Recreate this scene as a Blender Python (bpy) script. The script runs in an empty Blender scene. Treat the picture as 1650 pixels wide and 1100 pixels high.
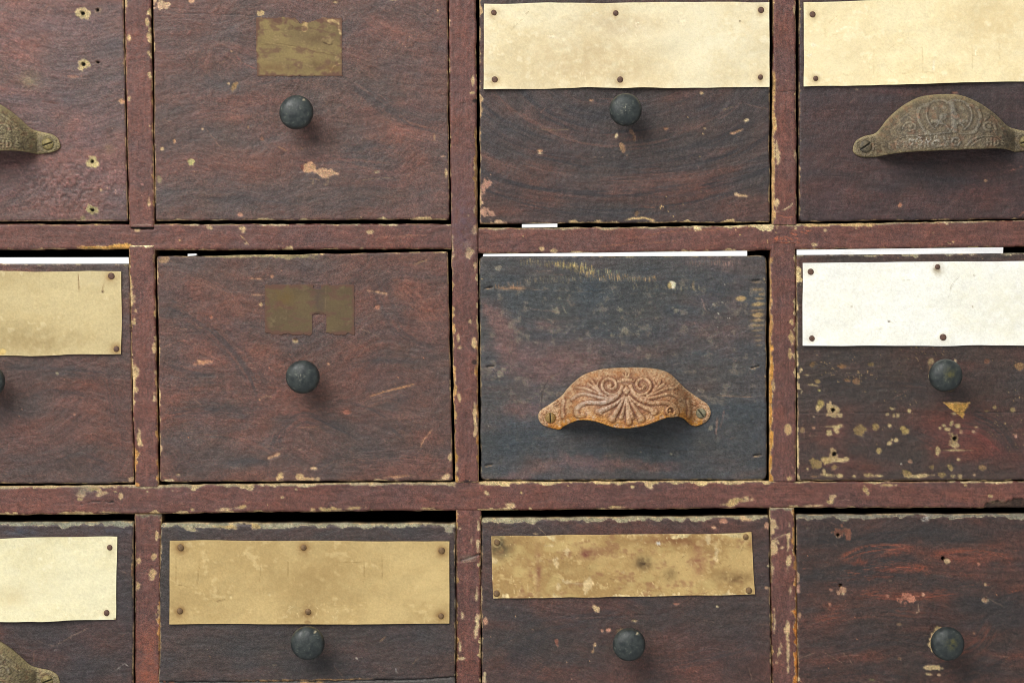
import bpy, math, random
import numpy as np
from mathutils import Vector

# ------------------------------------------------------------------ scene, camera, light
scn = bpy.context.scene
COL = scn.collection
S = 0.00033            # metres per plan unit (the front of the cabinet is laid out on a 1650 x 1100 plan)
CAMD = 1.6

cam_d = bpy.data.cameras.new("camera")
cam = bpy.data.objects.new("camera", cam_d)
COL.objects.link(cam)
cam.location = (0, -CAMD, 0)
cam.rotation_euler = (math.radians(90), 0, 0)
cam_d.sensor_width = 36
cam_d.lens = 36 * CAMD / (1650 * S)
cam_d.clip_end = 60
scn.camera = cam

world = bpy.data.worlds.new("World")
scn.world = world
world.use_nodes = True
bg = world.node_tree.nodes["Background"]
bg.inputs[0].default_value = (0.98, 0.99, 1.0, 1)
bg.inputs[1].default_value = 0.46

ld = bpy.data.lights.new("window_light", 'AREA')
ld.shape = 'RECTANGLE'
ld.size = 1.7
ld.size_y = 1.7
ld.energy = 68
ld.color = (1.0, 0.975, 0.93)
lo = bpy.data.objects.new("window_light", ld)
COL.objects.link(lo)
lo.location = (-1.05, -1.75, 1.45)
lo.rotation_euler = (Vector((0, 0, 0)) - lo.location).to_track_quat('-Z', 'Y').to_euler()

scn.view_settings.view_transform = 'Standard'
scn.view_settings.look = 'None'
scn.view_settings.exposure = 0
scn.view_settings.gamma = 1
scn.render.filter_size = 1.0
scn.cycles.filter_width = 1.0
scn.cycles.pixel_filter_type = 'BLACKMAN_HARRIS'

# ------------------------------------------------------------------ numpy noise
_T = np.random.RandomState(7).rand(512, 512)

def vnoise(x, y, seed=0):
    x = x + seed * 37.17
    y = y + seed * 91.73
    xi = np.floor(x).astype(np.int64); yi = np.floor(y).astype(np.int64)
    fx = x - xi; fy = y - yi
    fx = fx * fx * fx * (fx * (fx * 6 - 15) + 10); fy = fy * fy * fy * (fy * (fy * 6 - 15) + 10)
    a = _T[xi & 511, yi & 511]; b = _T[(xi + 1) & 511, yi & 511]
    c = _T[xi & 511, (yi + 1) & 511]; d = _T[(xi + 1) & 511, (yi + 1) & 511]
    return (a * (1 - fx) + b * fx) * (1 - fy) + (c * (1 - fx) + d * fx) * fy

def fz(x, y, seed=0, octv=4, gain=0.5):
    """fractal noise scaled to about unit deviation"""
    s = 0; a = 1; v = 0
    for i in range(octv):
        s = s + a * (vnoise(x * 2.03 ** i, y * 2.03 ** i, seed + 13 * i) - 0.5)
        v += a * a; a *= gain
    return s / (0.235 * math.sqrt(v))

def sig(x): return 1 / (1 + np.exp(-np.clip(x, -30, 30)))
def sst(a, b, x):
    t = np.clip((x - a) / (b - a), 0, 1); return t * t * (3 - 2 * t)
def rgb(*c): return np.array(c, float) / 255
def mix(a, b, t):
    t = np.asarray(t)[..., None]
    return a * (1 - t) + b * t
def lin(c):
    c = np.clip(c, 0, 1)
    return np.where(c <= 0.04045, c / 12.92, ((c + 0.055) / 1.055) ** 2.4)

def seg_dist(X, Y, pts):
    """distance to a polyline and the position along it 0..1"""
    best = np.full(X.shape, 1e9); tt = np.zeros(X.shape)
    n = len(pts) - 1
    for i in range(n):
        ax, ay = pts[i]; bx, by = pts[i + 1]
        dx, dy = bx - ax, by - ay
        L = dx * dx + dy * dy + 1e-9
        t = np.clip(((X - ax) * dx + (Y - ay) * dy) / L, 0, 1)
        d = np.hypot(X - ax - t * dx, Y - ay - t * dy)
        m = d < best
        best = np.where(m, d, best); tt = np.where(m, (i + t) / n, tt)
    return best, tt

def spline(pts, n=8):
    """Catmull-Rom through the points"""
    p = [np.array(q, float) for q in pts]
    p = [2 * p[0] - p[1]] + p + [2 * p[-1] - p[-2]]
    out = []
    for i in range(1, len(p) - 2):
        for k in range(n):
            t = k / n
            out.append(tuple(0.5 * ((2 * p[i]) + (-p[i - 1] + p[i + 1]) * t + (2 * p[i - 1] - 5 * p[i] + 4 * p[i + 1] - p[i + 2]) * t * t
                                    + (-p[i - 1] + 3 * p[i] - 3 * p[i + 1] + p[i + 2]) * t ** 3)))
    out.append(tuple(p[-2]))
    return out

# ------------------------------------------------------------------ materials
def nodes_mat(name, rough_a=0.5, rough_b=0.85, metal=0.0, bumps=(), vary=0.10, vary_scale=2600, spec=0.5, coat=0.0, metal_attr=False, stretch=(1, 1, 2.2)):
    m = bpy.data.materials.new(name); m.use_nodes = True
    nt = m.node_tree; N = nt.nodes; L = nt.links
    b = N["Principled BSDF"]
    at = N.new("ShaderNodeAttribute"); at.attribute_name = "pigment"
    tc = N.new("ShaderNodeTexCoord"); mp = N.new("ShaderNodeMapping")
    mp.inputs["Scale"].default_value = stretch
    L.new(tc.outputs["Object"], mp.inputs[0])
    n1 = N.new("ShaderNodeTexNoise"); n1.inputs["Scale"].default_value = vary_scale; n1.inputs["Detail"].default_value = 3
    L.new(mp.outputs[0], n1.inputs["Vector"])
    mr = N.new("ShaderNodeMapRange"); mr.inputs[1].default_value = 0.25; mr.inputs[2].default_value = 0.75
    mr.inputs[3].default_value = 1 - vary; mr.inputs[4].default_value = 1 + vary; mr.clamp = False
    L.new(n1.outputs["Fac"], mr.inputs[0])
    n2 = N.new("ShaderNodeTexNoise"); n2.inputs["Scale"].default_value = vary_scale * 0.8; n2.inputs["Detail"].default_value = 2
    L.new(mp.outputs[0], n2.inputs["Vector"])
    ch = N.new("ShaderNodeVectorMath"); ch.operation = 'MULTIPLY_ADD'          # small uneven tint of the pigment
    k = vary * 0.9; ch.inputs[1].default_value = (k, k, k); ch.inputs[2].default_value = (1 - k / 2,) * 3
    L.new(n2.outputs["Color"], ch.inputs[0])
    m0 = N.new("ShaderNodeVectorMath"); m0.operation = 'MULTIPLY'
    L.new(at.outputs["Color"], m0.inputs[0]); L.new(ch.outputs[0], m0.inputs[1])
    mul = N.new("ShaderNodeVectorMath"); mul.operation = 'SCALE'
    L.new(m0.outputs[0], mul.inputs[0]); L.new(mr.outputs[0], mul.inputs["Scale"])
    L.new(mul.outputs[0], b.inputs["Base Color"])
    rr = N.new("ShaderNodeMapRange"); rr.inputs[3].default_value = rough_a; rr.inputs[4].default_value = rough_b
    L.new(at.outputs["Alpha"], rr.inputs[0]); L.new(rr.outputs[0], b.inputs["Roughness"])
    b.inputs["Metallic"].default_value = metal
    b.inputs["Specular IOR Level"].default_value = spec
    b.inputs["Coat Weight"].default_value = coat
    prev = None
    for sc, dist, st in bumps:
        n = N.new("ShaderNodeTexNoise"); n.inputs["Scale"].default_value = sc; n.inputs["Detail"].default_value = 4; n.inputs["Roughness"].default_value = 0.6
        L.new(mp.outputs[0], n.inputs["Vector"])
        bp = N.new("ShaderNodeBump"); bp.inputs["Distance"].default_value = dist; bp.inputs["Strength"].default_value = st
        L.new(n.outputs["Fac"], bp.inputs["Height"])
        if prev: L.new(prev.outputs[0], bp.inputs["Normal"])
        prev = bp
    if prev: L.new(prev.outputs[0], b.inputs["Normal"])
    return m

M_PAINT = nodes_mat("aged_paint", 0.48, 0.9, bumps=((1300, 0.0003, 0.55),), vary=0.6, vary_scale=1900, spec=0.5, stretch=(1, 1, 1.45))
M_PAPER = nodes_mat("old_paper", 0.85, 0.95, bumps=((1200, 0.00012, 0.5),), vary=0.07, vary_scale=1500, spec=0.2, stretch=(1, 1, 1))
M_RUST = nodes_mat("rusted_iron", 0.33, 0.68, metal=0.08, bumps=((1500, 0.00016, 0.6),), vary=0.24, vary_scale=1800, spec=0.5, stretch=(1, 1, 1))
M_BRONZE = nodes_mat("tarnished_bronze", 0.36, 0.8, metal=0.25, bumps=((1500, 0.00018, 0.6),), vary=0.3, vary_scale=1800, spec=0.5, stretch=(1, 1, 1))
M_KNOB = nodes_mat("black_enamelled_knob", 0.30, 0.68, bumps=((900, 0.0001, 0.5),), vary=0.35, vary_scale=2600, spec=0.5, stretch=(1, 1, 1))
M_NAIL = nodes_mat("nail_steel", 0.5, 0.8, metal=0.1, bumps=((1800, 0.0001, 0.5),), vary=0.2, stretch=(1, 1, 1))

def plain_mat(name, c, rough=0.9):
    m = bpy.data.materials.new(name); m.use_nodes = True
    nt = m.node_tree; b = nt.nodes["Principled BSDF"]
    w = nt.nodes.new("ShaderNodeTexNoise"); w.inputs["Scale"].default_value = 60; w.inputs["Detail"].default_value = 6
    cr = nt.nodes.new("ShaderNodeValToRGB")
    cr.color_ramp.elements[0].color = (c[0] * .6, c[1] * .6, c[2] * .6, 1); cr.color_ramp.elements[1].color = (c[0] * 1.4, c[1] * 1.4, c[2] * 1.4, 1)
    nt.links.new(w.outputs["Fac"], cr.inputs[0]); nt.links.new(cr.outputs[0], b.inputs["Base Color"])
    b.inputs["Roughness"].default_value = rough
    return m
M_INNER = plain_mat("dark_old_wood", (0.035, 0.022, 0.014))

# ------------------------------------------------------------------ mesh helpers
def raw_mesh(name, V, Q, colr=None, mat=None, smooth=True):
    me = bpy.data.meshes.new(name)
    V = np.ascontiguousarray(V, dtype=np.float32); Q = np.ascontiguousarray(Q, dtype=np.int32)
    me.vertices.add(len(V)); me.vertices.foreach_set("co", V.ravel())
    me.loops.add(Q.size); me.loops.foreach_set("vertex_index", Q.ravel())
    me.polygons.add(len(Q)); me.polygons.foreach_set("loop_start", np.arange(0, Q.size, Q.shape[1], dtype=np.int32))
    me.polygons.foreach_set("use_smooth", np.full(len(Q), smooth))
    me.update(calc_edges=True)
    if colr is not None:
        a = me.color_attributes.new("pigment", 'FLOAT_COLOR', 'POINT')
        c = np.ones((len(V), 4), np.float32); c[:, :3] = lin(colr[:, :3]) * 1.0; c[:, 3] = colr[:, 3]
        a.data.foreach_set("color", c.ravel())
    if mat: me.materials.append(mat)
    return me

def link(name, me, parent=None, loc=(0, 0, 0)):
    o = bpy.data.objects.new(name, me); COL.objects.link(o)
    o.location = loc
    if parent: o.parent = parent
    return o

def world_xyz(px, py, d):
    """plan units and height above the cabinet face (m) to world"""
    return np.stack([(px - 825) * S, -np.asarray(d) + 0 * px, (550 - py) * S], -1)

def grid_mesh(name, PX, PY, D, C, mat, origin, back, side=(70, 50, 36), fmask=None, side_fn=None):
    """front height field + side walls going back to depth `back` + back face"""
    ny, nx = PX.shape
    V = world_xyz(PX, PY, D).reshape(-1, 3)
    idx = np.arange(ny * nx).reshape(ny, nx)
    q = np.stack([idx[:-1, :-1], idx[1:, :-1], idx[1:, 1:], idx[:-1, 1:]], -1).reshape(-1, 4)
    Cf = C.reshape(-1, 4)
    if fmask is None:
        ring = np.concatenate([idx[0, :], idx[1:, -1], idx[-1, -2::-1], idx[-2:0:-1, 0]])
        n = len(ring); n0 = len(V)
        a = V[ring].copy(); b = V[ring].copy(); b[:, 1] = -back
        ca = Cf[ring].copy(); cb = Cf[ring].copy()
        sc = np.array(side, float) / 255
        nn = 0.5 + 0.25 * fz(a[:, 0] * 300, a[:, 2] * 300, 5, 3)
        ca[:, :3] = ca[:, :3] * .5 + sc * .5 * (0.7 + 0.6 * nn[:, None]); cb[:, :3] = sc * (0.6 + 0.5 * nn[:, None])
        V = np.concatenate([V, a, b, b[:1] * 0 + b.mean(0)])
        Cf = np.concatenate([Cf, ca, cb, cb[:1]])
        i = np.arange(n); j = (i + 1) % n
        sk = np.stack([n0 + i, n0 + j, n0 + n + j, n0 + n + i], -1)
        bk = np.stack([n0 + n + i, n0 + n + j, np.full(n, n0 + 2 * n), np.full(n, n0 + 2 * n)], -1)
        me_q = np.concatenate([q, sk])
        me = raw_mesh(name, V - np.array(origin), me_q, Cf, mat)
    else:
        keep = fmask.reshape(-1)
        q2 = q[keep]
        # thin sheet with a back layer and border walls
        n0 = len(V)
        Vb = V.copy(); Vb[:, 1] = -back
        e = {}
        edges = np.concatenate([q2[:, [0, 1]], q2[:, [1, 2]], q2[:, [2, 3]], q2[:, [3, 0]]])
        key = np.minimum(edges[:, 0], edges[:, 1]).astype(np.int64) * 10000000 + np.maximum(edges[:, 0], edges[:, 1])
        _, inv, cnt = np.unique(key, return_inverse=True, return_counts=True)
        be = edges[cnt[inv] == 1]
        sk = np.stack([be[:, 1], be[:, 0], be[:, 0] + n0, be[:, 1] + n0], -1)
        Vall = np.concatenate([V, Vb]); Call = np.concatenate([Cf, Cf])
        Q = np.concatenate([q2, sk])
        used = np.unique(Q); rm = np.full(len(Vall), -1); rm[used] = np.arange(len(used))
        me = raw_mesh(name, Vall[used] - np.array(origin), rm[Q], Call[used], mat)
    return me

def axis_steps(a, b, lo, hi, step=1.6, coarse=14):
    """sample positions a..b, fine where they lie inside lo..hi"""
    out = [a]
    x = a
    while x < b - 1e-6:
        s = step if (lo <= x <= hi) else coarse
        if x < lo < x + s: s = lo - x
        x = min(b, x + s)
        out.append(x)
    if len(out) > 2 and out[-1] - out[-2] < 0.4: out.pop(-2)
    return np.array(out)

def tag(o, label=None, cat=None, group=None, kind=None):
    if label: o["label"] = label
    if cat: o["category"] = cat
    if group: o["group"] = group
    if kind: o["kind"] = kind
    return o

# ------------------------------------------------------------------ the painter: pigment and relief of aged paint
OCHRE = rgb(200, 166, 112); CREAM = rgb(226, 206, 160); GOLD = rgb(166, 108, 42); PINKCH = rgb(196, 132, 104); OLIVE = rgb(160, 140, 88)

class Face:
    def __init__(s, X, Y, dT, dB, dL, dR, seed):
        s.X, s.Y, s.dT, s.dB, s.dL, s.dR, s.seed = X, Y, dT, dB, dL, dR, seed
        s.C = np.zeros(X.shape + (3,)); s.H = np.zeros(X.shape); s.A = np.zeros(X.shape)   # H in mm, A = bareness
        s.jx = fz(X / 9, Y / 9, seed + 71, 3); s.jy = fz(X / 9, Y / 9, seed + 72, 3)
        s.j2 = fz(X / 3.2, Y / 3.2, seed + 73, 2)

    def base(s, base, dark, red, bias=0., rbias=-1.2, grain='flat', blobs=(), amp=1.0, gp=None, contrast=1.0):
        X, Y, sd = s.X, s.Y, s.seed
        w1 = fz(X / 170, Y / 120, sd + 1, 2); w2 = fz(X / 100, Y / 100, sd + 2, 2)
        if grain == 'bowl':
            cx, cy, k = gp
            q = np.hypot((X - cx) * k, Y - cy) + 9 * w1; along = np.arctan2(Y - cy, (X - cx) * k) * 160
        elif grain == 'swirl':
            q = Y + 20 * w1 + 8 * w2 + 0.08 * X; along = X + 14 * w2
        elif grain == 'diag':
            q = Y + (gp or -0.25) * X + 14 * w1; along = X
        elif grain == 'vert':
            q = X + 3 * w1; along = Y
        else:
            q = Y + 7 * w1; along = X
        st = fz(along / 85, q / 13, sd + 3, 4, .48); fi = fz(along / 26, q / 2.2, sd + 5, 3, .6); pa = fz(X / 120, Y / 62, sd + 7, 3)
        bd = np.zeros(X.shape); br = np.zeros(X.shape)
        Xw = X + 12 * w2 + 3 * s.jx; Yw = Y + 9 * w1 + 2 * s.jy
        for (t, cx, cy, rx, ry, rot, a) in blobs:
            c, n = math.cos(math.radians(rot)), math.sin(math.radians(rot))
            dx = Xw - cx; dy = Yw - cy
            g = np.exp(-(((dx * c + dy * n) / rx) ** 2 + ((-dx * n + dy * c) / ry) ** 2)) * a
            if t == 'd': bd = bd + g
            else: br = br + g
        f = 0.50 * st + 0.62 * pa + 0.20 * fi
        dk = sig(1.15 * (f * amp + bias + bd - 0.6 * br))
        rd = sig(1.3 * (-0.42 * f * amp + 0.5 * fz(X / 55, Y / 20, sd + 9, 4, .6) + rbias + br - .5 * bd))
        C = mix(base + 0 * s.C, dark, dk)
        C = mix(C, red * .72 + base * .28, rd * 0.75)
        C = C * .93 + C.mean(-1, keepdims=True) * .07 * np.array([1.06, .99, .95])
        lum = 1 + 0.055 * fi * contrast + 0.05 * s.j2 * contrast + 0.05 * fz(X / 2.0, Y / 1.7, sd + 11, 2) + .03 * s.jx
        hue = fz(X / 45, Y / 30, sd + 15, 3)
        C = C * lum[..., None]
        C[..., 0] *= 1 + .02 * hue; C[..., 2] *= 1 - .02 * hue
        s.C = C
        s.H += 0.025 * fi + 0.03 * s.j2 + 0.035 * s.jx + 0.10 * fz(X / 60, Y / 40, sd + 17, 2)
        # hairline dark grain cracks
        cr = fz(along / 70, q / 3.0, sd + 19, 3, .6)
        ck = sst(2.0, 2.6, cr)
        s.C = s.C * (1 - 0.13 * ck[..., None]); s.H -= 0.05 * ck
        s.C = s.C * np.array([0.985, 0.925, 0.865])
        return s

    def brush(s, pts, spread, n, c, alpha=.35, w=1.3, seed=0):
        """a sweep of a dry graining brush: many fine parallel streaks along one curve"""
        P = np.array(spline(pts, 10)); d, t = seg_dist(s.X, s.Y, [tuple(p) for p in P])
        # signed offset across the sweep
        i = np.clip((t * (len(P) - 1)).astype(int), 0, len(P) - 2); T = P[i + 1] - P[i]; T = T / (np.linalg.norm(T, axis=-1, keepdims=True) + 1e-9)
        q = T[..., 0] * (s.Y - P[i][..., 1]) - T[..., 1] * (s.X - P[i][..., 0])
        L_ = np.linalg.norm(np.diff(P, axis=0), axis=1).sum()
        g = np.exp(-(q / spread) ** 2) * sst(0, .15, t) * (1 - sst(.8, 1, t)) * (d < spread * 2.2)
        st = fz(q * n / spread + 50, t * L_ / 70, s.seed + 80 + seed, 3, .55) + .5 * fz(t * L_ / 30, q / 6, s.seed + 81 + seed, 2)
        m = np.clip(g * sst(-.5, 1.3, st) * alpha, 0, 1)
        s.C = mix(s.C, c + 0 * s.C, m); s.H -= .03 * m

    def put(s, m, c, depth=0.2, rim=None, sdist=None, bare=1.0, alpha=1.0):
        m = np.clip(m, 0, 1) * alpha
        cc = c * (1 + 0.05 * s.j2 + 0.06 * s.jx + .05 * fz(s.X / 1.8, s.Y / 2.2, s.seed + 40, 2))[..., None]
        if rim is not None:
            r = np.clip(1 - np.abs(sdist) / 1.3, 0, 1) * (0.5 + 0.3 * s.jy)
            cc = mix(cc, rim, np.clip(r, 0, 1))
        s.C = mix(s.C, cc, m)
        s.A = np.maximum(s.A, m * bare); s.H -= depth * m

    def edge(s, which, amp, thr=0.2, c=OCHRE, rim=CREAM, scale=20, band=0.0, depth=0.14, sd=0, gate=None, alpha=1.0):
        """worn edge: band = width always bare, amp = how far chips reach in"""
        if c[0] - c[2] > .3: c = c * .85 + c.mean() * .15
        e = {'T': s.dT, 'B': s.dB, 'L': s.dL, 'R': s.dR}[which]
        a = s.X if which in 'TB' else s.Y
        n = fz(a / scale + 3 * ord(which), e / 14, s.seed + 50 + sd, 4, .52)
        sdv = band * .9 + amp * .85 * (n * 0.5 - thr - .16) + 0.4 * s.jx - e
        m = np.clip(sdv + .5, 0, 1)
        if gate is not None: m = m * gate
        s.put(m, c, depth, rim, sdv, alpha=alpha)
        # thin broken line of bare wood on the arris, and tiny nicks beside it
        ln = np.clip(1.5 + .6 * fz(a / 7, e * 0, s.seed + 56 + sd, 2) - e, 0, 1) * sst(-.3, .5, fz(a / 26, e * 0 + 3, s.seed + 57 + sd, 3, .6))
        nk = sst(1.9, 2.2, fz(a / 6, e / 3.5, s.seed + 58 + sd, 3, .55) - e / 9)
        m2 = np.maximum(ln * .75, nk * .9)
        if gate is not None: m2 = m2 * gate
        s.put(m2, rgb(196, 166, 118), .05, alpha=alpha * .85)

    def flecks(s, thr=2.6, scale=5, c=CREAM, sd=0, where=None, alpha=.9, sx=1.0):
        n = fz(s.X / (scale * sx), s.Y / scale, s.seed + 60 + sd, 3, .5) + 0.5 * fz(s.X / 60, s.Y / 60, s.seed + 61 + sd, 2)
        if where is not None: n = n + where
        s.put(sst(thr, thr + .25, n), c, 0.08, alpha=alpha)

    def chip(s, cx, cy, rx, ry=None, rot=0, c=OCHRE, rim=None, rough=.22, alpha=1., depth=.22, bare=1.):
        ry = ry or rx
        if c[0] - c[2] > .30 and c[0] > .5: c = c * .66 + (c.mean() * np.ones(3) * 1.0) * .16 + rgb(200, 172, 130) * .18
        cs, sn = math.cos(math.radians(rot)), math.sin(math.radians(rot))
        dx = s.X - cx; dy = s.Y - cy
        r = np.hypot((dx * cs + dy * sn) / rx, (-dx * sn + dy * cs) / ry)
        sdv = (.94 - r + rough * (0.6 * s.jx + .25 * s.j2)) * min(rx, ry)
        s.put(np.clip(sdv / 1.6 + .5, 0, 1), c * .93 + rgb(120, 92, 70) * .07, depth, rim, sdv, bare, alpha * (.9 - .12 * np.clip(s.j2, -1, 1)))

    def soft(s, cx, cy, rx, ry, c, alpha=.6, rot=0):
        cs, sn = math.cos(math.radians(rot)), math.sin(math.radians(rot))
        dx = s.X - cx; dy = s.Y - cy
        g = np.exp(-(((dx * cs + dy * sn) / rx) ** 2 + ((-dx * sn + dy * cs) / ry) ** 2))
        g = g * np.clip(1 + .3 * s.jx + .15 * s.j2, 0, 1.4)
        s.C = mix(s.C, c + 0 * s.C, np.clip(g * alpha, 0, 1))

    def scratch(s, pts, w=0.9, c=CREAM, alpha=.7, depth=.1):
        d, t = seg_dist(s.X + .5 * s.jx, s.Y + .5 * s.jy, pts)
        m = np.clip(1.0 - d / w, 0, 1) ** .7 * np.clip(1.1 + .5 * s.jx, 0, 1) * np.clip(np.sin(np.clip(t, 0.03, .97) * math.pi) * 3, 0, 1)
        s.put(m, c, depth, alpha=alpha)

    def hole(s, cx, cy, r=3, ring=7, c=OLIVE, rc=None):
        if ring: s.chip(cx, cy, ring, ring * .95, 0, c, CREAM, rough=.3, depth=.1)
        d = np.hypot(s.X - cx + s.jx * .4, s.Y - cy + .5)
        m = np.clip((r - d) / 1.2 + .5, 0, 1)
        s.C = s.C * (1 - m[..., None] * .93); s.H -= 2.2 * m

    def groove(s, pts, w=1.2, depth=1.2, dark=.8):
        d, t = seg_dist(s.X + .4 * s.jx, s.Y + .5 * s.jy, pts)
        m = np.clip(1.2 - d / w, 0, 1)
        s.C = s.C * (1 - dark * m[..., None]); s.H -= depth * m

def wander(f, n):
    """faint hair scratches and rubs spread over an old painted face"""
    rs = random.Random(f.seed * 3 + 1)
    x0, x1, y0, y1 = max(f.X.min(), 0), min(f.X.max(), 1650), max(f.Y.min(), 0), min(f.Y.max(), 1100)
    if x1 <= x0 or y1 <= y0: return
    for i in range(n):
        x = rs.uniform(x0, x1); y = rs.uniform(y0, y1); a = rs.gauss(0, .5); l = rs.choice([4, 7, 12, 22, 40, 60]) * rs.uniform(.6, 1.3)
        c = rs.choice([rgb(150, 112, 92), rgb(160, 130, 104), rgb(48, 38, 38), rgb(136, 104, 92)])
        f.scratch([(x, y), (x + l * .5 * math.cos(a), y + l * .5 * math.sin(a) + rs.uniform(-1, 1)), (x + l * math.cos(a), y + l * math.sin(a))], rs.uniform(.6, 1.2), c, rs.uniform(.2, .55), .04)

# ------------------------------------------------------------------ cabinet frame
TOPX = [(-60, 0)]
def member(name, kind, quad, seed, parent, origin, d0=0.0, back=-0.018, r=0.9, paint=None, lo=None):
    """kind 'h': quad = (x0, x1, top pts, bottom pts); kind 'v': quad = (y0, y1, left pts, right pts)"""
    if kind == 'h':
        x0, x1, tp, bp = quad
        xs = axis_steps(x0, x1, -12, 1662)
        top = np.interp(xs, *zip(*tp)); bot = np.interp(xs, *zip(*bp))
        top = top + 0.35 * fz(xs / 18, xs * 0 + seed, 3, 3); bot = bot + 0.35 * fz(xs / 18, xs * 0 + seed, 4, 3)
        n = int(max(6, (np.mean(bot - top)) / 1.6)); v = np.linspace(0, 1, n)
        X = np.repeat(xs[None], n, 0); Y = top[None] * (1 - v[:, None]) + bot[None] * v[:, None]
        dT = Y - top; dB = bot - Y; dL = X - x0; dR = x1 - X
    else:
        y0, y1, lp, rp = quad
        ys = axis_steps(y0, y1, -12, 1112)
        lf = np.interp(ys, *zip(*lp)); rt = np.interp(ys, *zip(*rp))
        lf = lf + 0.35 * fz(ys / 18, ys * 0 + seed, 3, 3); rt = rt + 0.35 * fz(ys / 18, ys * 0 + seed, 4, 3)
        n = int(max(6, (np.mean(rt - lf)) / 1.6)); u = np.linspace(0, 1, n)
        Y = np.repeat(ys[:, None], n, 1); X = lf[:, None] * (1 - u) + rt[:, None] * u
        dL = X - lf[:, None]; dR = rt[:, None] - X; dT = Y - y0; dB = y1 - Y
    f = Face(X, Y, dT, dB, dL, dR, seed)
    f.base(rgb(110, 71, 66), rgb(90, 65, 64), rgb(126, 78, 65), bias=-.3, rbias=-1.0, grain='flat' if kind == 'h' else 'vert', amp=.7)
    if paint: paint(f)
    wander(f, int(np.clip(X.size / 3000, 3, 16)))
    rp_ = 3.4 * r
    e = np.minimum(dT, dB) if kind == 'h' else np.minimum(dL, dR)
    H = f.H * 0.001
    q = np.clip(rp_ - e, 0, rp_)
    H = H - S * (rp_ - np.sqrt(np.maximum(rp_ ** 2 - q ** 2, 0)))
    C = np.concatenate([f.C, f.A[..., None]], -1)
    me = grid_mesh(name, X, Y, d0 + H, C, M_PAINT, origin, back, side=(120, 84, 46))
    return link(name, me, parent)

def empty(name, px, py, d=0.0):
    o = bpy.data.objects.new(name, None); o.empty_display_size = .02
    COL.objects.link(o)
    o.location = ((px - 825) * S, -d, (550 - py) * S)
    return o, (o.location.x, o.location.y, o.location.z)

cab, CO = empty("cabinet", 745, 1290)
tag(cab, "maroon painted wooden cabinet of rails and stiles around the small drawers, edges chipped", "cabinet")

def box(name, x0, x1, y0, y1, d0, d1, mat, parent, origin, bev=0):
    """box in plan units, d0 back .. d1 front (m)"""
    a = world_xyz(np.array([x0, x1, x1, x0, x0, x1, x1, x0], float), np.array([y0, y0, y1, y1, y0, y0, y1, y1], float), np.array([d0] * 4 + [d1] * 4))
    Q = [[0, 1, 2, 3], [4, 7, 6, 5], [0, 4, 5, 1], [1, 5, 6, 2], [2, 6, 7, 3], [3, 7, 4, 0]]
    me = raw_mesh(name, a - np.array(origin), np.array(Q), None, mat, smooth=False)
    return link(name, me, parent)

TANW = rgb(178, 160, 130)
def gate_x(f, a, b, s=12): return sst(a - s, a, f.X) * (1 - sst(b, b + s, f.X))
def gate_y(f, a, b, s=12): return sst(a - s, a, f.Y) * (1 - sst(b, b + s, f.Y))

# --- rails
def p_rail1a(f):
    f.edge('T', 4, .25, TANW, CREAM, 16, band=1.5, gate=gate_x(f, 248, 728))
    f.edge('T', 4, .9, OCHRE, CREAM, 16, gate=gate_x(f, -300, 210))
    f.edge('B', 5, .35, OCHRE, CREAM, 26, band=.6, c_=0) if False else f.edge('B', 5, .45, OCHRE, CREAM, 26, band=.8)
    f.edge('B', 5, -.3, rgb(196, 140, 62), CREAM, 26, band=3, gate=gate_x(f, 140, 206, 22))
    for x, y, r in [(340, 367, 4), (390, 368, 3.4), (392, 373, 2), (597, 374, 4), (396, 392, 2), (222, 371, 3), (466, 401, 5), (583, 400, 3)]:
        f.chip(x, y, r * 1.3, r * .8, 0, OCHRE, CREAM, .4)
    f.scratch([(388, 380), (402, 395)], 1.2, OCHRE, .8); f.scratch([(560, 384), (700, 378)], .8, rgb(160, 110, 84), .5)
    f.groove([(212, 366.6), (246, 367.4)], 2.2, 1.8, .95)
    f.flecks(3.0, 5, OCHRE, 1)
def p_rail1b(f):
    f.edge('T', 2.5, -.1, rgb(150, 134, 106), None, 30, band=1.8, sd=5); f.edge('T', 6, .35, TANW, CREAM, 22, band=1.2)
    f.edge('T', 8, -.2, rgb(206, 186, 140), CREAM, 26, band=3.5, gate=gate_x(f, 1120, 1246, 25))
    f.edge('T', 8, -.1, rgb(186, 150, 96), CREAM, 26, band=3.0, gate=gate_x(f, 1282, 1400, 25))
    f.edge('B', 6, .5, OCHRE, CREAM, 24, band=.8, gate=1 - .8 * gate_x(f, 1242, 1284))
    f.edge('B', 6, -.1, OCHRE, CREAM, 18, band=1, gate=gate_x(f, 1070, 1190, 20))
    f.scratch([(820, 402), (850, 384), (872, 374)], 1.6, rgb(66, 44, 44), .7); f.scratch([(1010, 384), (1090, 373), (1180, 369)], 1., rgb(150, 96, 66), .6)
    f.scratch([(960, 398), (1020, 392), (1100, 388)], .9, rgb(150, 96, 66), .55)
    f.scratch([(960, 368), (1000, 371)], .9, rgb(170, 120, 90), .6)
    for i in range(26):
        rs = random.Random(i * 7 + 1)
        x = rs.uniform(1246, 1300); y = rs.uniform(372, 390)
        f.scratch([(x, y), (x + rs.uniform(4, 11), y + rs.uniform(-3, 4))], 1.1, rgb(178, 96, 66), .75)
    for x, y, r in [(1255, 361, 3), (1282, 368, 2), (1330, 371, 2.5), (892, 404, 4), (873, 401, 3), (1312, 394, 3)]:
        f.chip(x, y, r * 1.3, r, 0, OCHRE, CREAM, .4)
    f.groove([(1246, 391.5), (1258, 393), (1268, 392.6), (1282, 393)], 0.9, .7, .75)
    f.flecks(3.1, 5, OCHRE, 2)
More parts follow.
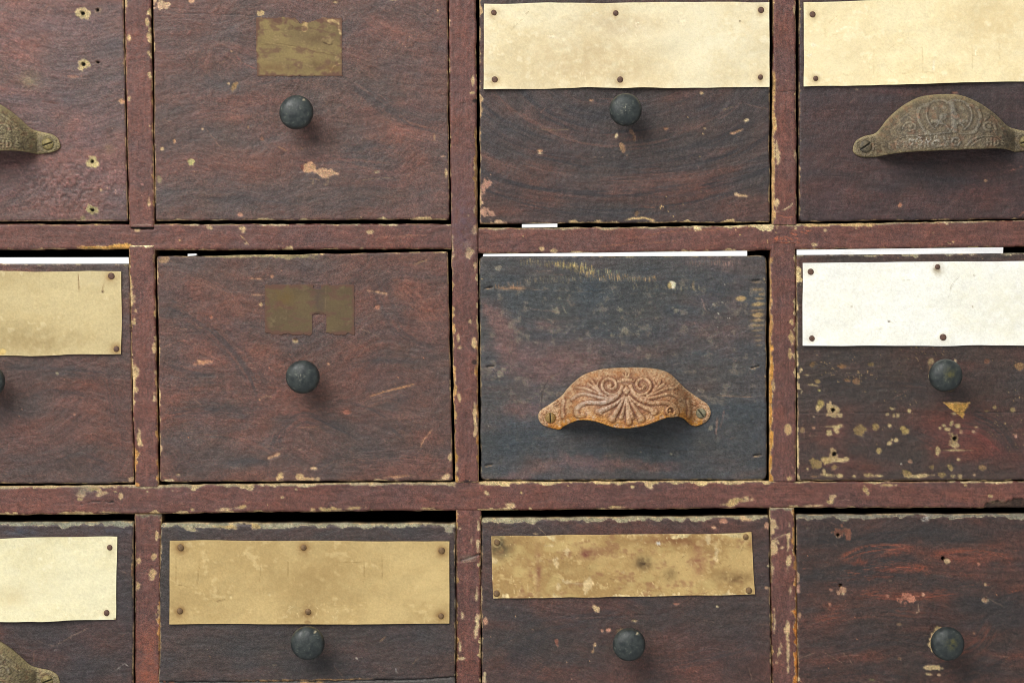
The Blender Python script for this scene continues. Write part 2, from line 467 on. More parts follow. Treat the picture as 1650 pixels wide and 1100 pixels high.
def p_rail2(f):
    f.edge('T', 3, -.2, rgb(158, 142, 112), None, 30, band=3.4, gate=gate_x(f, -300, 730, 6), sd=5); f.edge('T', 12, .15, rgb(176, 154, 114), CREAM, 26, band=3.2, gate=gate_x(f, -300, 730, 6))
    f.edge('T', 3, -.2, rgb(186, 164, 120), None, 30, band=3.6, gate=gate_x(f, 775, 1246, 6), sd=5); f.edge('T', 10, .05, rgb(200, 174, 124), CREAM, 26, band=4.0, gate=gate_x(f, 775, 1246, 6))
    f.edge('T', 6, .4, rgb(170, 150, 112), CREAM, 26, band=2.0, gate=gate_x(f, 1284, 1900, 8))
    f.edge('B', 9, .35, OCHRE, CREAM, 24, band=.7)
    for x, y, rx, ry, ro in [(785, 794, 4, 3, 20), (823, 813, 8, 4, -10), (840, 793, 2, 2, 0), (1190, 806, 16, 4, -8), (1172, 812, 12, 3, 0), (1045, 780, 6, 4, 30), (990, 817, 14, 2.4, 0),
                             (1341, 802, 5, 6, 0), (1338, 808, 8, 3, 0), (1394, 788, 4, 6, -20), (1398, 794, 3, 3, 0), (1430, 781, 12, 2, 0), (1305, 815, 16, 1.8, -4), (1596, 799, 5, 4, 0), (1556, 781, 4, 3, 0),
                             (135, 791, 12, 6, -30), (150, 788, 10, 4, 0), (195, 800, 3, 6, 0), (128, 804, 4, 2, 0), (165, 795, 12, 3, -14), (120, 826, 22, 2, -2), (180, 826, 18, 1.6, 4),
                             (530, 820, 26, 3.6, 0), (570, 819, 14, 3, -6), (310, 820, 3, 2, 0), (365, 820, 14, 2.4, -8), (386, 817, 8, 3, -10), (690, 819, 9, 2, 0), (455, 801, 3, 2, -20)]:
        f.chip(x, y, rx, ry, ro, OCHRE if x % 2 else rgb(176, 150, 100), CREAM, .45)
    f.soft(136, 790, 18, 8, rgb(96, 90, 84), .6)
    f.groove([(130, 811), (165, 806), (186, 809)], .8, .5, .6); f.chip(181, 807.5, 3, 2, 0, rgb(50, 38, 36), None, .3)
    f.scratch([(160, 826), (215, 829)], 1.2, rgb(50, 36, 32), .8)
    f.scratch([(745, 803), (778, 801)], .8, rgb(70, 46, 46), .7); f.scratch([(795, 815), (805, 809)], .8, CREAM, .5)
    # broken out chunk at the lower right edge
    m = sst(1583, 1592, f.X) * sst(0, 2.5, f.Y - (806 - 3.5 * sst(1615, 1626, f.X) + 1.2 * f.jx + 6 * (1 - sst(1583, 1606, f.X))))
    m = m * (1 - sst(1668, 1680, f.X))
    f.put(m, rgb(62, 46, 38), .9); f.soft(1600, 808, 18, 3, rgb(110, 92, 70), .8)
    f.flecks(3.0, 5, OCHRE, 3)
R1T_a = [(-300, 361), (0, 361), (727, 361)]; R1B_a = [(-300, 401), (0, 401.5), (208, 401), (249, 403), (727, 401)]
R1T_b = [(771, 367), (1000, 366), (1150, 364), (1244, 361), (1284, 361), (1650, 355), (1860, 353)]; R1B_b = [(771, 408), (1000, 406.5), (1240, 403), (1283, 402), (1650, 397), (1860, 396)]
R2T = [(-300, 785), (0, 783), (218, 781), (400, 779), (727, 776), (1000, 775), (1240, 774), (1284, 775.6), (1650, 775), (1860, 775)]
R2B = [(-300, 830), (0, 829), (220, 828), (400, 825), (735, 822), (1000, 820), (1240, 818), (1650, 817.5), (1860, 817)]
def p_simple(f):
    for w in 'TBLR': f.edge(w, 5, .5, OCHRE, CREAM, 22, band=.6)
    f.flecks(2.9, 5, OCHRE, 3)
member("rail", 'h', (-300, 727.4, R1T_a, R1B_a), 11, cab, CO, paint=p_rail1a)
member("rail", 'h', (771, 1860, R1T_b, R1B_b), 12, cab, CO, paint=p_rail1b)
member("rail", 'h', (-300, 1860, R2T, R2B), 13, cab, CO, paint=p_rail2)
member("rail", 'h', (-300, 1860, [(-300, -50), (1860, -54)], [(-300, -9), (1860, -14)]), 14, cab, CO, paint=p_simple)
member("rail", 'h', (-300, 1860, [(-300, 1204), (1860, 1196)], [(-300, 1248), (1860, 1244)]), 15, cab, CO, paint=p_simple)

# --- stiles
def edge_v(f, w, lst, **k):
    for a, b, amp, thr, band, c in lst:
        f.edge(w, amp, thr, c, CREAM, k.get('scale', 14), band=band, gate=gate_y(f, a, b, 8), sd=int(a) % 17)
def p_A1(f):
    edge_v(f, 'R', [(-20, 140, 9, .25, 1.2, rgb(196, 164, 110)), (140, 370, 5, .4, 1.2, rgb(150, 104, 50))]); edge_v(f, 'L', [(0, 370, 4, .55, .6, OCHRE)])
    for x, y, rx, ry in [(238, 37, 4, 9), (240, 57, 3, 5), (240, 84, 3, 5), (241, 120, 3, 6), (208, 62, 2.4, 5), (203, 5, 2, 9), (240, 325, 2.4, 6), (208, 160, 3, 4)]: f.chip(x, y, rx, ry, 0, rgb(206, 172, 112), CREAM, .4)
    f.scratch([(202, 44), (212, 36), (224, 32)], 1.0, rgb(54, 34, 36), .7); f.flecks(2.9, 5, rgb(150, 110, 100), 2)
    f.scratch([(212, 363), (246, 362)], 1.3, rgb(190, 170, 150), .6)
def p_A2(f):
    edge_v(f, 'L', [(395, 560, 6, .1, 2.2, rgb(196, 160, 100)), (560, 690, 8, .05, 2.0, OCHRE), (690, 790, 10, -.1, 3.0, rgb(188, 130, 64))])
    edge_v(f, 'R', [(395, 560, 6, .3, 2.2, rgb(176, 136, 80)), (560, 690, 5, .3, 1.8, rgb(160, 112, 60)), (690, 790, 5, .2, 2.6, rgb(176, 120, 56))])
    f.edge('T', 3, -.2, CREAM, CREAM, 10, band=1.2)
    for x, y, rx, ry in [(215, 482, 5, 8), (218, 500, 3, 6), (216, 520, 4, 6), (219, 596, 4, 10), (220, 628, 2.5, 4), (224, 705, 3, 14), (225, 715, 4, 5), (249, 560, 3, 6), (250, 600, 2, 4), (249, 640, 2.4, 5)]:
        f.chip(x, y, rx, ry, 0, rgb(200, 166, 108), CREAM, .5)
def p_A3(f):
    edge_v(f, 'R', [(820, 930, 4, .3, 1.8, rgb(190, 150, 90)), (930, 1120, 6, .1, 2.4, rgb(176, 120, 60))]); edge_v(f, 'L', [(820, 1000, 4, .7, .6, OCHRE)])
    f.edge('T', 6, .1, rgb(120, 108, 90), None, 12, band=4)
    for x, y, rx, ry, ro in [(247, 898, 3.5, 8, 10), (245, 925, 4.5, 11, 5), (223, 943, 4, 9, 0), (222, 903, 4, 4, 0), (253, 862, 2.5, 6, 0), (256, 985, 3, 10, 0), (252, 990, 4, 4, 0)]: f.chip(x, y, rx, ry, ro, rgb(186, 150, 96), CREAM, .5)
    f.soft(240, 1080, 20, 60, rgb(150, 80, 54), .5)
def p_B1(f):
    edge_v(f, 'L', [(-20, 370, 4, .5, .6, OCHRE), (370, 420, 8, .2, 1.0, rgb(206, 174, 116)), (395, 700, 6, .1, 2.0, rgb(190, 142, 80)), (640, 790, 4, .1, 3.2, rgb(176, 126, 56))])
    edge_v(f, 'R', [(-20, 160, 4, .5, .8, OCHRE), (210, 370, 4, -.1, 4.0, rgb(132, 92, 44)), (400, 580, 6, .3, 1.0, OCHRE), (560, 780, 6, .1, 2.4, rgb(160, 104, 44))])
    for x, y, rx, ry, ro in [(762, 130, 2, 9, 0), (761, 150, 3, 2, 0), (760, 405, 8, 7, -20), (756, 409, 6, 5, 0), (766, 425, 3, 8, 0), (728, 381, 2.5, 3, 0), (727, 390, 3, 3, 0), (764, 372, 4, 5, 0), (755, 347, 3, 2.4, 0), (764, 555, 3.4, 9, 0), (738, 545, 2.5, 8, 0),
                             (742, 560, 4, 3, 0), (740, 640, 2.4, 6, 0), (765, 660, 3, 14, 0), (766, 690, 3, 10, 0), (758, 518, 4, 4, 0), (736, 756, 2.2, 8, 0)]:
        f.chip(x, y, rx, ry, ro, rgb(200, 166, 108), CREAM, .5)
    f.chip(765, 162, 5, 3.5, 0, rgb(34, 24, 22), None, .4); f.chip(750, 387, 3, 2.4, 0, rgb(56, 40, 44), None, .4); f.soft(752, 394, 8, 5, rgb(170, 150, 130), .5)
    f.chip(765, 584, 4, 4, 0, rgb(40, 28, 26), None, .4); f.soft(745, 360, 26, 60, rgb(92, 70, 78), .6)
    f.edge('B', 3, .0, rgb(52, 36, 36), None, 12, band=1.0)
def p_B3(f):
    edge_v(f, 'L', [(820, 1120, 5, .25, 1.8, rgb(176, 130, 70))]); edge_v(f, 'R', [(820, 1120, 8, .15, 1.0, rgb(200, 170, 116))])
    for x, y, rx, ry, ro in [(771, 848, 2.4, 7, 0), (760, 868, 1.4, 6, 15), (770, 880, 2.6, 8, 0), (741, 850, 3, 3, 0), (745, 990, 3, 6, 0), (768, 1010, 3, 12, 5), (769, 995, 3, 6, 0), (741, 1040, 2, 8, 0), (744, 1060, 4, 3, 0), (768, 960, 2, 9, 0)]: f.chip(x, y, rx, ry, ro, rgb(206, 180, 128), CREAM, .45)
    f.groove([(742, 902), (756, 898), (774, 892)], 1.6, .9, .55); f.soft(756, 899, 14, 5, rgb(120, 104, 90), .7); f.scratch([(746, 905), (760, 903)], 1.4, rgb(170, 150, 120), .7)
def p_C1(f):
    edge_v(f, 'L', [(-20, 130, 3, .5, 1.5, rgb(130, 100, 60)), (120, 370, 3, -.3, 4.2, rgb(186, 142, 84))]); edge_v(f, 'R', [(-20, 370, 5, .5, .8, OCHRE)])
    for x, y, rx, ry, ro in [(1253, 250, 3, 12, 0), (1251, 235, 2.5, 6, 0), (1252, 330, 3, 9, 0), (1280, 15, 2, 8, 0), (1281, 250, 2, 6, 0)]: f.chip(x, y, rx, ry, ro, rgb(208, 176, 120), CREAM, .5)
    f.scratch([(1256, 340), (1270, 335), (1278, 326)], 1.6, CREAM, .8); f.scratch([(1252, 341), (1258, 338)], 1.4, CREAM, .8)
    f.groove([(1246, 146), (1266, 147), (1282, 146)], .8, .3, .35); f.scratch([(1254, 347), (1270, 351), (1280, 349)], 1.2, rgb(168, 96, 66), .6)
def p_C2(f):
    edge_v(f, 'L', [(420, 640, 4, -.1, 3.2, rgb(176, 124, 66)), (560, 780, 4, -.3, 4.4, rgb(190, 128, 48))]); edge_v(f, 'R', [(392, 640, 7, .25, 1.2, rgb(190, 160, 110)), (640, 790, 5, .4, .8, OCHRE)])
    for x, y, rx, ry, ro in [(1275, 540, 4, 14, 0), (1273, 570, 3, 12, 0), (1276, 520, 3, 6, 0), (1270, 690, 4, 8, 0), (1272, 770, 3, 3, 0), (1246, 620, 2.4, 9, 0)]: f.chip(x, y, rx, ry, ro, rgb(176, 148, 100), CREAM, .5)
    f.flecks(3.0, 4, rgb(180, 130, 110), 4)
def p_C3(f):
    edge_v(f, 'L', [(815, 900, 6, .2, 1.2, OCHRE), (890, 1120, 6, .2, 2.0, rgb(186, 140, 80))]); edge_v(f, 'R', [(815, 1010, 5, .0, 3.0, rgb(160, 108, 52)), (960, 1120, 6, -.3, 5.5, rgb(178, 106, 34))])
    f.edge('T', 3, .0, rgb(140, 128, 106), None, 12, band=3.4)
    for x, y, rx, ry, ro in [(1247, 846, 7, 6, 30), (1244, 855, 4, 6, 0), (1248, 872, 5, 3, -30), (1270, 870, 2.2, 22, 4), (1271, 905, 4, 12, 10), (1273, 950, 3, 8, 0), (1247, 885, 5, 12, 20), (1244, 915, 2.4, 12, 0), (1255, 1050, 3, 12, 15), (1268, 1010, 3, 14, 0), (1248, 1000, 2, 14, 0), (1270, 1060, 3, 22, 0), (1260, 882, 3, 1.6, -20)]:
        f.chip(x, y, rx, ry, ro, rgb(206, 172, 116), CREAM, .5)
    f.scratch([(1244, 868), (1262, 862), (1275, 858)], 1.6, rgb(190, 168, 130), .8)
E5 = 0.0004
member("stile", 'v', (-60, 365.5, [(-60, 199), (0, 200.5), (360, 208)], [(-60, 242), (0, 243), (360, 249)]), 21, cab, CO, E5, paint=p_A1)
member("stile", 'v', (395.5, 783, [(395, 207.5), (783, 218)], [(395, 249), (783, 256)]), 22, cab, CO, E5, paint=p_A2)
member("stile", 'v', (828, 1250, [(828, 217.5), (1100, 217.5), (1250, 218)], [(828, 259.5), (1100, 258), (1250, 258)]), 23, cab, CO, E5, paint=p_A3)
member("stile", 'v', (-60, 776.5, [(-60, 722), (0, 723), (370, 727), (600, 730), (776, 734)], [(-60, 767), (0, 767), (300, 769), (400, 769.5), (776, 771.5)]), 24, cab, CO, E5 * 1.4, paint=p_B1)
member("stile", 'v', (821.5, 1250, [(820, 735), (1250, 735)], [(820, 775), (1250, 775)]), 25, cab, CO, E5 * .6, paint=p_B3)
member("stile", 'v', (-60, 361.5, [(-60, 1246), (0, 1246), (360, 1243.5)], [(-60, 1282), (0, 1282), (360, 1284)]), 26, cab, CO, E5 * .5, paint=p_C1)
member("stile", 'v', (392.5, 774.8, [(392, 1241), (775, 1239.5)], [(392, 1282), (775, 1283)]), 27, cab, CO, E5 * .3, paint=p_C2)
member("stile", 'v', (817.4, 1250, [(817, 1239.5), (900, 1241), (1100, 1243.5), (1250, 1245)], [(817, 1279.5), (885, 1280), (905, 1284), (1100, 1286), (1250, 1286)]), 28, cab, CO, E5 * .8, paint=p_C3)
member("stile", 'v', (-60, 1250, [(-60, -318), (1250, -306)], [(-60, -276), (1250, -262)]), 29, cab, CO, E5, paint=p_simple)
member("stile", 'v', (-60, 1250, [(-60, 1762), (1250, 1762)], [(-60, 1804), (1250, 1804)]), 30, cab, CO, E5, paint=p_simple)

# --- carcass behind the face
DB = -0.30
box("side_panel", -316, -282, -50, 1250, DB, -0.0185, M_INNER, cab, CO)
box("side_panel", 1768, 1802, -50, 1250, DB, -0.0185, M_INNER, cab, CO)
for (a, b) in [(216, 240), (738, 762), (1250, 1274)]:
    box("partition", a, b, -44, 1240, DB, -0.0185, M_INNER, cab, CO)
for (a, b) in [(-281, 215), (241, 737), (763, 1249), (1275, 1767)]:
    for (t, u) in [(-42, -18), (368, 396), (787, 815), (1210, 1238)]:
        box("shelf_board", a, b, t, u, DB, -0.0185, M_INNER, cab, CO)
box("back_panel", -316, 1802, -50, 1250, DB - .008, DB - 0.0005, M_INNER, cab, CO)

# ------------------------------------------------------------------ small hardware
def lathe_mesh(name, prof, n, colfn, mat, sq=0.0, seed=0):
    V = []; C = []
    for r, d in prof:
        for i in range(n):
            a = 2 * math.pi * i / n
            rr = r * (1 + sq * math.sin(2 * a + seed))
            V.append((rr * math.cos(a), -d, rr * math.sin(a)))
    V = np.array(V); m = len(prof)
    i = np.arange(n); j = (i + 1) % n
    Q = np.concatenate([np.stack([k * n + i, k * n + j, (k + 1) * n + j, (k + 1) * n + i], -1) for k in range(m - 1)])
    C = colfn(V[:, 0], V[:, 2], -V[:, 1])
    return raw_mesh(name, V, Q, C, mat)

def knob_mesh(seed, R):
    mm = .001
    k = R * S / (8.9 * mm)
    prof = [(4.6, 0), (4.9, .6), (4.4, 1.4), (3.5, 3), (3.3, 6), (3.7, 9), (5.0, 11), (7.3, 12.3), (8.5, 13.8), (8.9, 15.4), (8.88, 17.0), (8.55, 18.5), (7.8, 19.7), (6.5, 20.7), (4.8, 21.4), (3.0, 21.8), (1.4, 22.0), (0.02, 22.05)]
    # refine
    P = spline(prof, 3)
    P = [(max(r, .01) * mm * k, d * mm) for r, d in P]
    def cf(x, z, d):
        n1 = fz(x * 500, z * 500 + d * 300, seed, 4, .6); n2 = fz(x * 1500, z * 1500, seed + 3, 3)
        c = mix(rgb(38, 44, 45) + np.zeros(x.shape + (3,)), rgb(56, 62, 60), sig(1.6 * n1))
        c = mix(c, rgb(92, 96, 88), sst(1.7, 2.3, n2 + .4 * n1) * .8)
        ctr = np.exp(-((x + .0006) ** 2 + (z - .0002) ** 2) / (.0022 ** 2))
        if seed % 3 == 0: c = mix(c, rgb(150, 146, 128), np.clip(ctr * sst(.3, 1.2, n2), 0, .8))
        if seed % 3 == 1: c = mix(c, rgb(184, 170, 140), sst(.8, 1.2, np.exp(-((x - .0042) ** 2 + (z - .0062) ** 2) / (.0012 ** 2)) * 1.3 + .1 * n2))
        if seed % 3 == 2: c = mix(c, rgb(96, 88, 40), np.clip(np.exp(-((x - .002) ** 2 + (z - .001) ** 2) / (.003 ** 2)) * (.5 + .3 * n1), 0, .7))
        a = np.clip(.45 + .25 * n1, 0, 1)
        return np.concatenate([c, a[:, None]], -1)
    return lathe_mesh("knob", P, 64, cf, M_KNOB, 0.008, seed)

def add_knob(root, org, px, py, R, seed, dface):
    me = knob_mesh(seed, R)
    k = 1 - (0.018 + dface) / CAMD
    x = 825 + (px - 825) * k; y = 550 + (py - 550) * k
    o = link("knob", me, root, (Vector(world_xyz(np.array(x), np.array(y), dface - .0005)) - Vector(org)))
    rs = random.Random(seed)
    o.rotation_euler = (math.radians(rs.uniform(-1.5, 1.5)), 0, math.radians(rs.uniform(-1.5, 1.5)))
    return o

def dome_head(name, R, h, slot, seed, c0, c1, mat, rings=14, n=48):
    """slotted or plain round head"""
    V = []; 
    rr = list(np.linspace(0.02, 1, rings)) + [1.02, 1.0]
    for q, r in enumerate(rr):
        for i in range(n):
            a = 2 * math.pi * i / n
            x, z = r * math.cos(a), r * math.sin(a)
            d = h * math.sqrt(max(0, 1 - min(r, 1) ** 2.2)) * .8 + h * .2
            if slot and r < .99:
                s = max(0, min(1, (slot - abs(z)) / .06 + .5)); d -= s * h * .65
            if q == rings: d = h * .1
            if q == rings + 1: d = -.0012
            V.append((x * R, -d, z * R))
    V = np.array(V); m = len(rr)
    i = np.arange(n); j = (i + 1) % n
    Q = np.concatenate([np.stack([k * n + i, k * n + j, (k + 1) * n + j, (k + 1) * n + i], -1) for k in range(m - 1)])
    nn = fz(V[:, 0] * 1200, V[:, 2] * 1200, seed, 3)
    C = mix(c0 + np.zeros((len(V), 3)), c1, sig(1.6 * nn))
    if slot:
        C = C * (1 - .55 * (np.abs(V[:, 2] / R) < slot * .9))[:, None]
    C = np.concatenate([C, np.full((len(V), 1), .5)], -1)
    return raw_mesh(name, V, Q[:, ::-1], C, mat)

NAIL_MESHES = [dome_head("nail", 5.0 * S, .0008, 0, 3 + i, rgb(112, 82, 66), rgb(82, 60, 50), M_NAIL, 7, 20) for i in range(3)]
NAIL_TAN = [dome_head("nail", 5.2 * S, .0009, 0, 13 + i, rgb(140, 110, 72), rgb(104, 80, 54), M_NAIL, 7, 20) for i in range(3)]

def add_nails(card, org, pts, dface, tan=False):
    for i, (x, y) in enumerate(pts):
        o = link("nail", (NAIL_TAN if tan else NAIL_MESHES)[i % 3], card, Vector(world_xyz(np.array(float(x)), np.array(float(y)), dface)) - Vector(org))
        rs = random.Random(int(x * 7 + y))
        k = rs.uniform(.85, 1.12)
        o.scale = (k * rs.uniform(.9, 1.1), 1, k); o.rotation_euler = (math.radians(rs.uniform(-8, 8)), math.radians(rs.uniform(0, 90)), math.radians(rs.uniform(-8, 8)))

# ------------------------------------------------------------------ name cards
def bilin(q, u, v):
    (ax, ay), (bx, by), (cx, cy), (dx, dy) = q       # TL TR BR BL
    X = (ax * (1 - u) + bx * u) * (1 - v) + (dx * (1 - u) + cx * u) * v
    Y = (ay * (1 - u) + by * u) * (1 - v) + (dy * (1 - u) + cy * u) * v
    return X, Y

def card(root, org, quad, seed, dface, paint, nails=(), tan=False, lift=0.0012, label=None, name="name_card", wob=.8):
    W = quad[1][0] - quad[0][0]; Hh = quad[3][1] - quad[0][1]
    xs = axis_steps(quad[0][0], quad[1][0], -12, 1662, 1.7, 12); us = (xs - xs[0]) / (xs[-1] - xs[0])
    ys = axis_steps(quad[0][1], quad[3][1], -12, 1112, 1.7, 12); vs = (ys - ys[0]) / (ys[-1] - ys[0])
    U, Vv = np.meshgrid(us, vs)
    X, Y = bilin(quad, U, Vv)
    # uneven cut edges
    Y = Y + wob * (fz(X / 90, X * 0 + seed, 1, 3) * (1 - Vv) + fz(X / 90, X * 0 + seed, 2, 3) * Vv)
    X = X + wob * .5 * (fz(Y / 60, Y * 0 + seed, 3, 2))
    dT = Vv * Hh; dB = (1 - Vv) * Hh; dL = U * W; dR = (1 - U) * W
    f = Face(X, Y, dT, dB, dL, dR, seed)
    paint(f)
    e = np.minimum(np.minimum(dT, dB), np.minimum(dL, dR))
    L = lift * (np.exp(-dB / 22) * (.55 + .45 * np.sin(U * 9 + seed)) + .4 * np.exp(-dT / 16) * (.5 + .5 * np.sin(U * 7 + seed * 2)))
    L = L + .00025 * fz(X / 70, Y / 50, seed + 4, 2)
    for (nx, ny) in nails:
        g = np.exp(-((X - nx) ** 2 + (Y - ny) ** 2) / 14 ** 2); L = L * (1 - g) + .0001 * g
    D = dface + .0011 + np.maximum(L, -.0002) + f.H * .001
    C = np.concatenate([f.C, f.A[..., None]], -1)
    me = grid_mesh(name, X, Y, D, C, M_PAPER, org, dface - .0006 if lift < .0001 else dface + .0001, side=(150, 130, 96))
    o = link(name, me, root)
    if label: o["label"] = label
    add_nails(o, org, nails, dface + .0011, tan)
    return o

def paper_base(f, c0, c1, c2=None, mott=1.0, stain=None):
    n = fz(f.X / 70, f.Y / 45, f.seed + 1, 4, .55); m = fz(f.X / 14, f.Y / 10, f.seed + 2, 4, .6); g = fz(f.X / 2.2, f.Y / 2.2, f.seed + 3, 2)
    C = mix(c0 + 0 * f.C, c1, sig(1.5 * (n + .5 * m) * mott))
    if c2 is not None: C = mix(C, c2, sst(1.2, 2.4, m + .4 * n) * .6)
    f.C = C * (1 + .02 * g + .012 * m)[..., None]
    f.H += .012 * g + .03 * m
    e = np.minimum(np.minimum(f.dT, f.dB), np.minimum(f.dL, f.dR))
    f.C = mix(f.C, np.clip(f.C * 1.12, 0, 1), np.clip(1 - e / 1.8, 0, 1) * .6)
def halos(f, pts, c, r=9, a=.5):
    for x, y in pts: f.soft(x, y + 1, r, r, c, a)
def prand(f, n, box_, c, seed, w=.9, L=(4, 14), alpha=.5, ang=None):
    rs = random.Random(seed)
    for i in range(n):
        x = rs.uniform(box_[0], box_[1]); y = rs.uniform(box_[2], box_[3]); a = rs.uniform(0, math.pi) if ang is None else math.radians(rs.gauss(*ang)); l = rs.uniform(*L)
        f.scratch([(x, y), (x + l * math.cos(a), y + l * math.sin(a))], w * rs.uniform(.6, 1.3), c, alpha * rs.uniform(.5, 1), depth=.01)

# ------------------------------------------------------------------ cup handles
def handle(root, org, seed, kind, off, dface, label):
    if kind == 'rust':
        k = 5.15625; ox, oy = 850, 570; xc = 812
        top = [(88, 520), (92, 495), (112, 465), (180, 420), (280, 350), (330, 288), (390, 228), (470, 170), (600, 128), (760, 113), (940, 111), (1080, 125), (1170, 155), (1230, 205), (1290, 265), (1335, 305), (1440, 378), (1490, 412), (1515, 450), (1524, 490)]
        bot = [(88, 522), (95, 550), (125, 590), (180, 612), (262, 628), (300, 600), (370, 562), (440, 542), (540, 550), (620, 572), (700, 600), (760, 608), (830, 608), (950, 590), (1050, 555), (1150, 520), (1240, 515), (1300, 540), (1345, 582), (1390, 600), (1440, 588), (1490, 558), (1515, 520), (1524, 492)]
        cup = (265, 1365); H = .0195; scr = [(190, 530, 8.4, 88), (1440, 492, 8.2, 52)]
    else:
        k = 5.69; ox, oy = 1360, 130; xc = 925
        top = [(78, 625), (84, 600), (110, 552), (180, 512), (270, 490), (320, 450), (380, 370), (460, 290), (560, 215), (680, 155), (800, 132), (960, 125), (1080, 140), (1200, 190), (1300, 250), (1400, 330), (1500, 420), (1590, 450), (1680, 470), (1745, 510), (1765, 560), (1770, 585)]
        bot = [(78, 630), (88, 662), (130, 692), (200, 706), (300, 700), (450, 682), (700, 667), (1000, 656), (1200, 647), (1400, 640), (1500, 647), (1570, 655), (1660, 645), (1730, 625), (1762, 600), (1770, 588)]
        cup = (285, 1560); H = .0185; scr = [(192, 605, 10.0, -35), (1655, 565, 9.2, -20)]
    x0, x1 = top[0][0] + 1, top[-1][0] - 1
    nx, nv = 330, 120
    t = np.linspace(0, 1, nx); xs = (x0 + x1) / 2 - (x1 - x0) / 2 * np.cos(np.pi * (0.5 * t + 0.5 * (np.arccos(1 - 2 * t) / np.pi)))
    vs = np.linspace(0, 1, nv)
    ts = np.array(spline(top, 6)); bs = np.array(spline(bot, 6))
    zt = np.interp(xs, ts[:, 0], ts[:, 1]); zb = np.interp(xs, bs[:, 0], bs[:, 1]); zb = np.maximum(zb, zt + 1)
    X = np.repeat(xs[None], nv, 0); V = vs[:, None]           # v = 0 bottom lip, 1 top
    Z = zb[None] * (1 - V) + zt[None] * V
    a = (cup[1] - cup[0]) / 2; m = (cup[1] + cup[0]) / 2
    w = sst(0, 1, np.clip(1 - np.abs((X - m) / a) ** 2.6, 0, 1) ** .62)
    v2 = np.clip(V, 0, 1)
    prof = (1 - v2 ** 2.2) ** .55
    base = .0016 + H * w * prof
    # round the thin outer edge
    ed = np.minimum(np.minimum((Z - zt[None]), np.minimum(X - top[0][0], top[-1][0] - X)), 1e9) / k
    edb = (zb[None] - Z) / k
    base = base - .0011 * np.exp(-np.maximum(ed, 0) / 1.3) - .0009 * np.exp(-np.maximum(edb, 0) / 1.0)
    # ornament relief, millimetres
    R = np.zeros(X.shape)
    def ridge(pts, w, amp, taper=False, mirror=False, sm=True):
        nonlocal R
        for mm in ([False, True] if mirror else [False]):
            p = [(2 * xc - q[0], q[1]) for q in pts] if mm else pts
            if sm and len(p) > 2: p = spline(p, 4)
            d, tt = seg_dist(X, Z, p)
            ww = w * (1.0 if kind == 'rust' else 1.1) * ((.35 + .65 * tt) if taper else 1)
            g = amp * np.sqrt(np.clip(1 - (d / ww) ** 2, 0, 1))
            R = np.maximum(R, g) if amp > 0 else R + g
    def disc(cx, cy, r, amp, mirror=False, sx=1.0, rot=0):
        nonlocal R
        for mm in ([False, True] if mirror else [False]):
            c = 2 * xc - cx if mm else cx
            ro = math.radians(-rot if mm else rot)
            dx = X - c; dy = Z - cy
            q = np.hypot((dx * math.cos(ro) + dy * math.sin(ro)) / (r * sx), (-dx * math.sin(ro) + dy * math.cos(ro)) / r)
            R = np.maximum(R, amp * np.sqrt(np.clip(1 - q * q, 0, 1)))
    if kind == 'rust':
        A = .95
        ridge([(775, 262), (752, 312), (700, 336), (642, 318), (612, 270), (626, 226), (670, 205), (712, 220), (728, 254), (712, 284), (680, 288), (662, 266)], 13, A, mirror=True)
        disc(682, 258, 17, A * 1.1, True)
        ridge([(586, 228), (572, 268), (594, 318), (645, 350)], 8, A * .8, mirror=True)
        ridge([(782, 272), (745, 330), (685, 378), (600, 402), (505, 398), (435, 420), (402, 462), (412, 505), (450, 505)], 19, A, mirror=True)
        disc(455, 500, 24, A, True)
        ridge([(655, 372), (560, 350), (470, 328), (412, 342), (368, 376)], 14, A * .9, mirror=True)
        for p in ([(640, 345), (560, 318), (480, 285), (400, 278)], [(612, 330), (560, 290), (500, 245)], [(590, 300), (556, 262), (532, 222)], [(700, 352), (640, 362)]):
            ridge(p, 12, A * .75, mirror=True)
        ridge([(792, 345), (735, 400), (660, 440), (575, 470)], 24, A * .9, taper=True, mirror=True)
        ridge([(798, 352), (748, 440), (690, 530)], 26, A, taper=True, mirror=True)
        ridge([(806, 356), (790, 440), (765, 520)], 18, A * .9, taper=True, mirror=True)
        ridge([(812, 356), (820, 450), (830, 560)], 26, A * 1.1, taper=True)
        disc(690, 535, 24, A, True, 1.3, 30); disc(585, 480, 20, A * .8, True, 1.5, 20); disc(830, 558, 24, A * 1.1)
        d, _ = seg_dist(X, Z, [(812, 255), (845, 300), (812, 340), (779, 300), (812, 255)]); inside = (np.abs(X - 812) / 33 + np.abs(Z - 299) / 42) < 1
        R = np.maximum(R, np.where(inside, A, 0)); R = R - .45 * np.exp(-(d / 6) ** 2)
        ridge([(752, 222), (812, 214), (872, 222)], 15, A * 1.1); 
        for p in ([(808, 205), (782, 165)], [(812, 205), (812, 155)], [(816, 205), (842, 165)]): ridge(p, 9, .7)
        ridge([(540, 180), (620, 163), (692, 170), (738, 196), (756, 222)], 8, -.75, mirror=True)
        ridge([(300, 385), (290, 450), (296, 520)], 13, .9, mirror=True); disc(238, 412, 20, -.5 if False else .7, True, 1.4, -30)
        ridge([(206, 425), (270, 400), (262, 440), (206, 425)], 6, -.5, mirror=True)
        th = np.linspace(0, 2 * math.pi, 18); ridge([(1172 + 34 * math.cos(q), 467 + 34 * math.sin(q)) for q in th], 9, 1.0, sm=False); disc(1165, 465, 14, .9)
        R = R - .5 * np.exp(-((X - 1300) ** 2 + (Z - 440) ** 2) / 26 ** 2)
        ridge([(b[0], b[1] - 8) for b in bot[5:-5]], 9, .45)
    else:
        A = .62
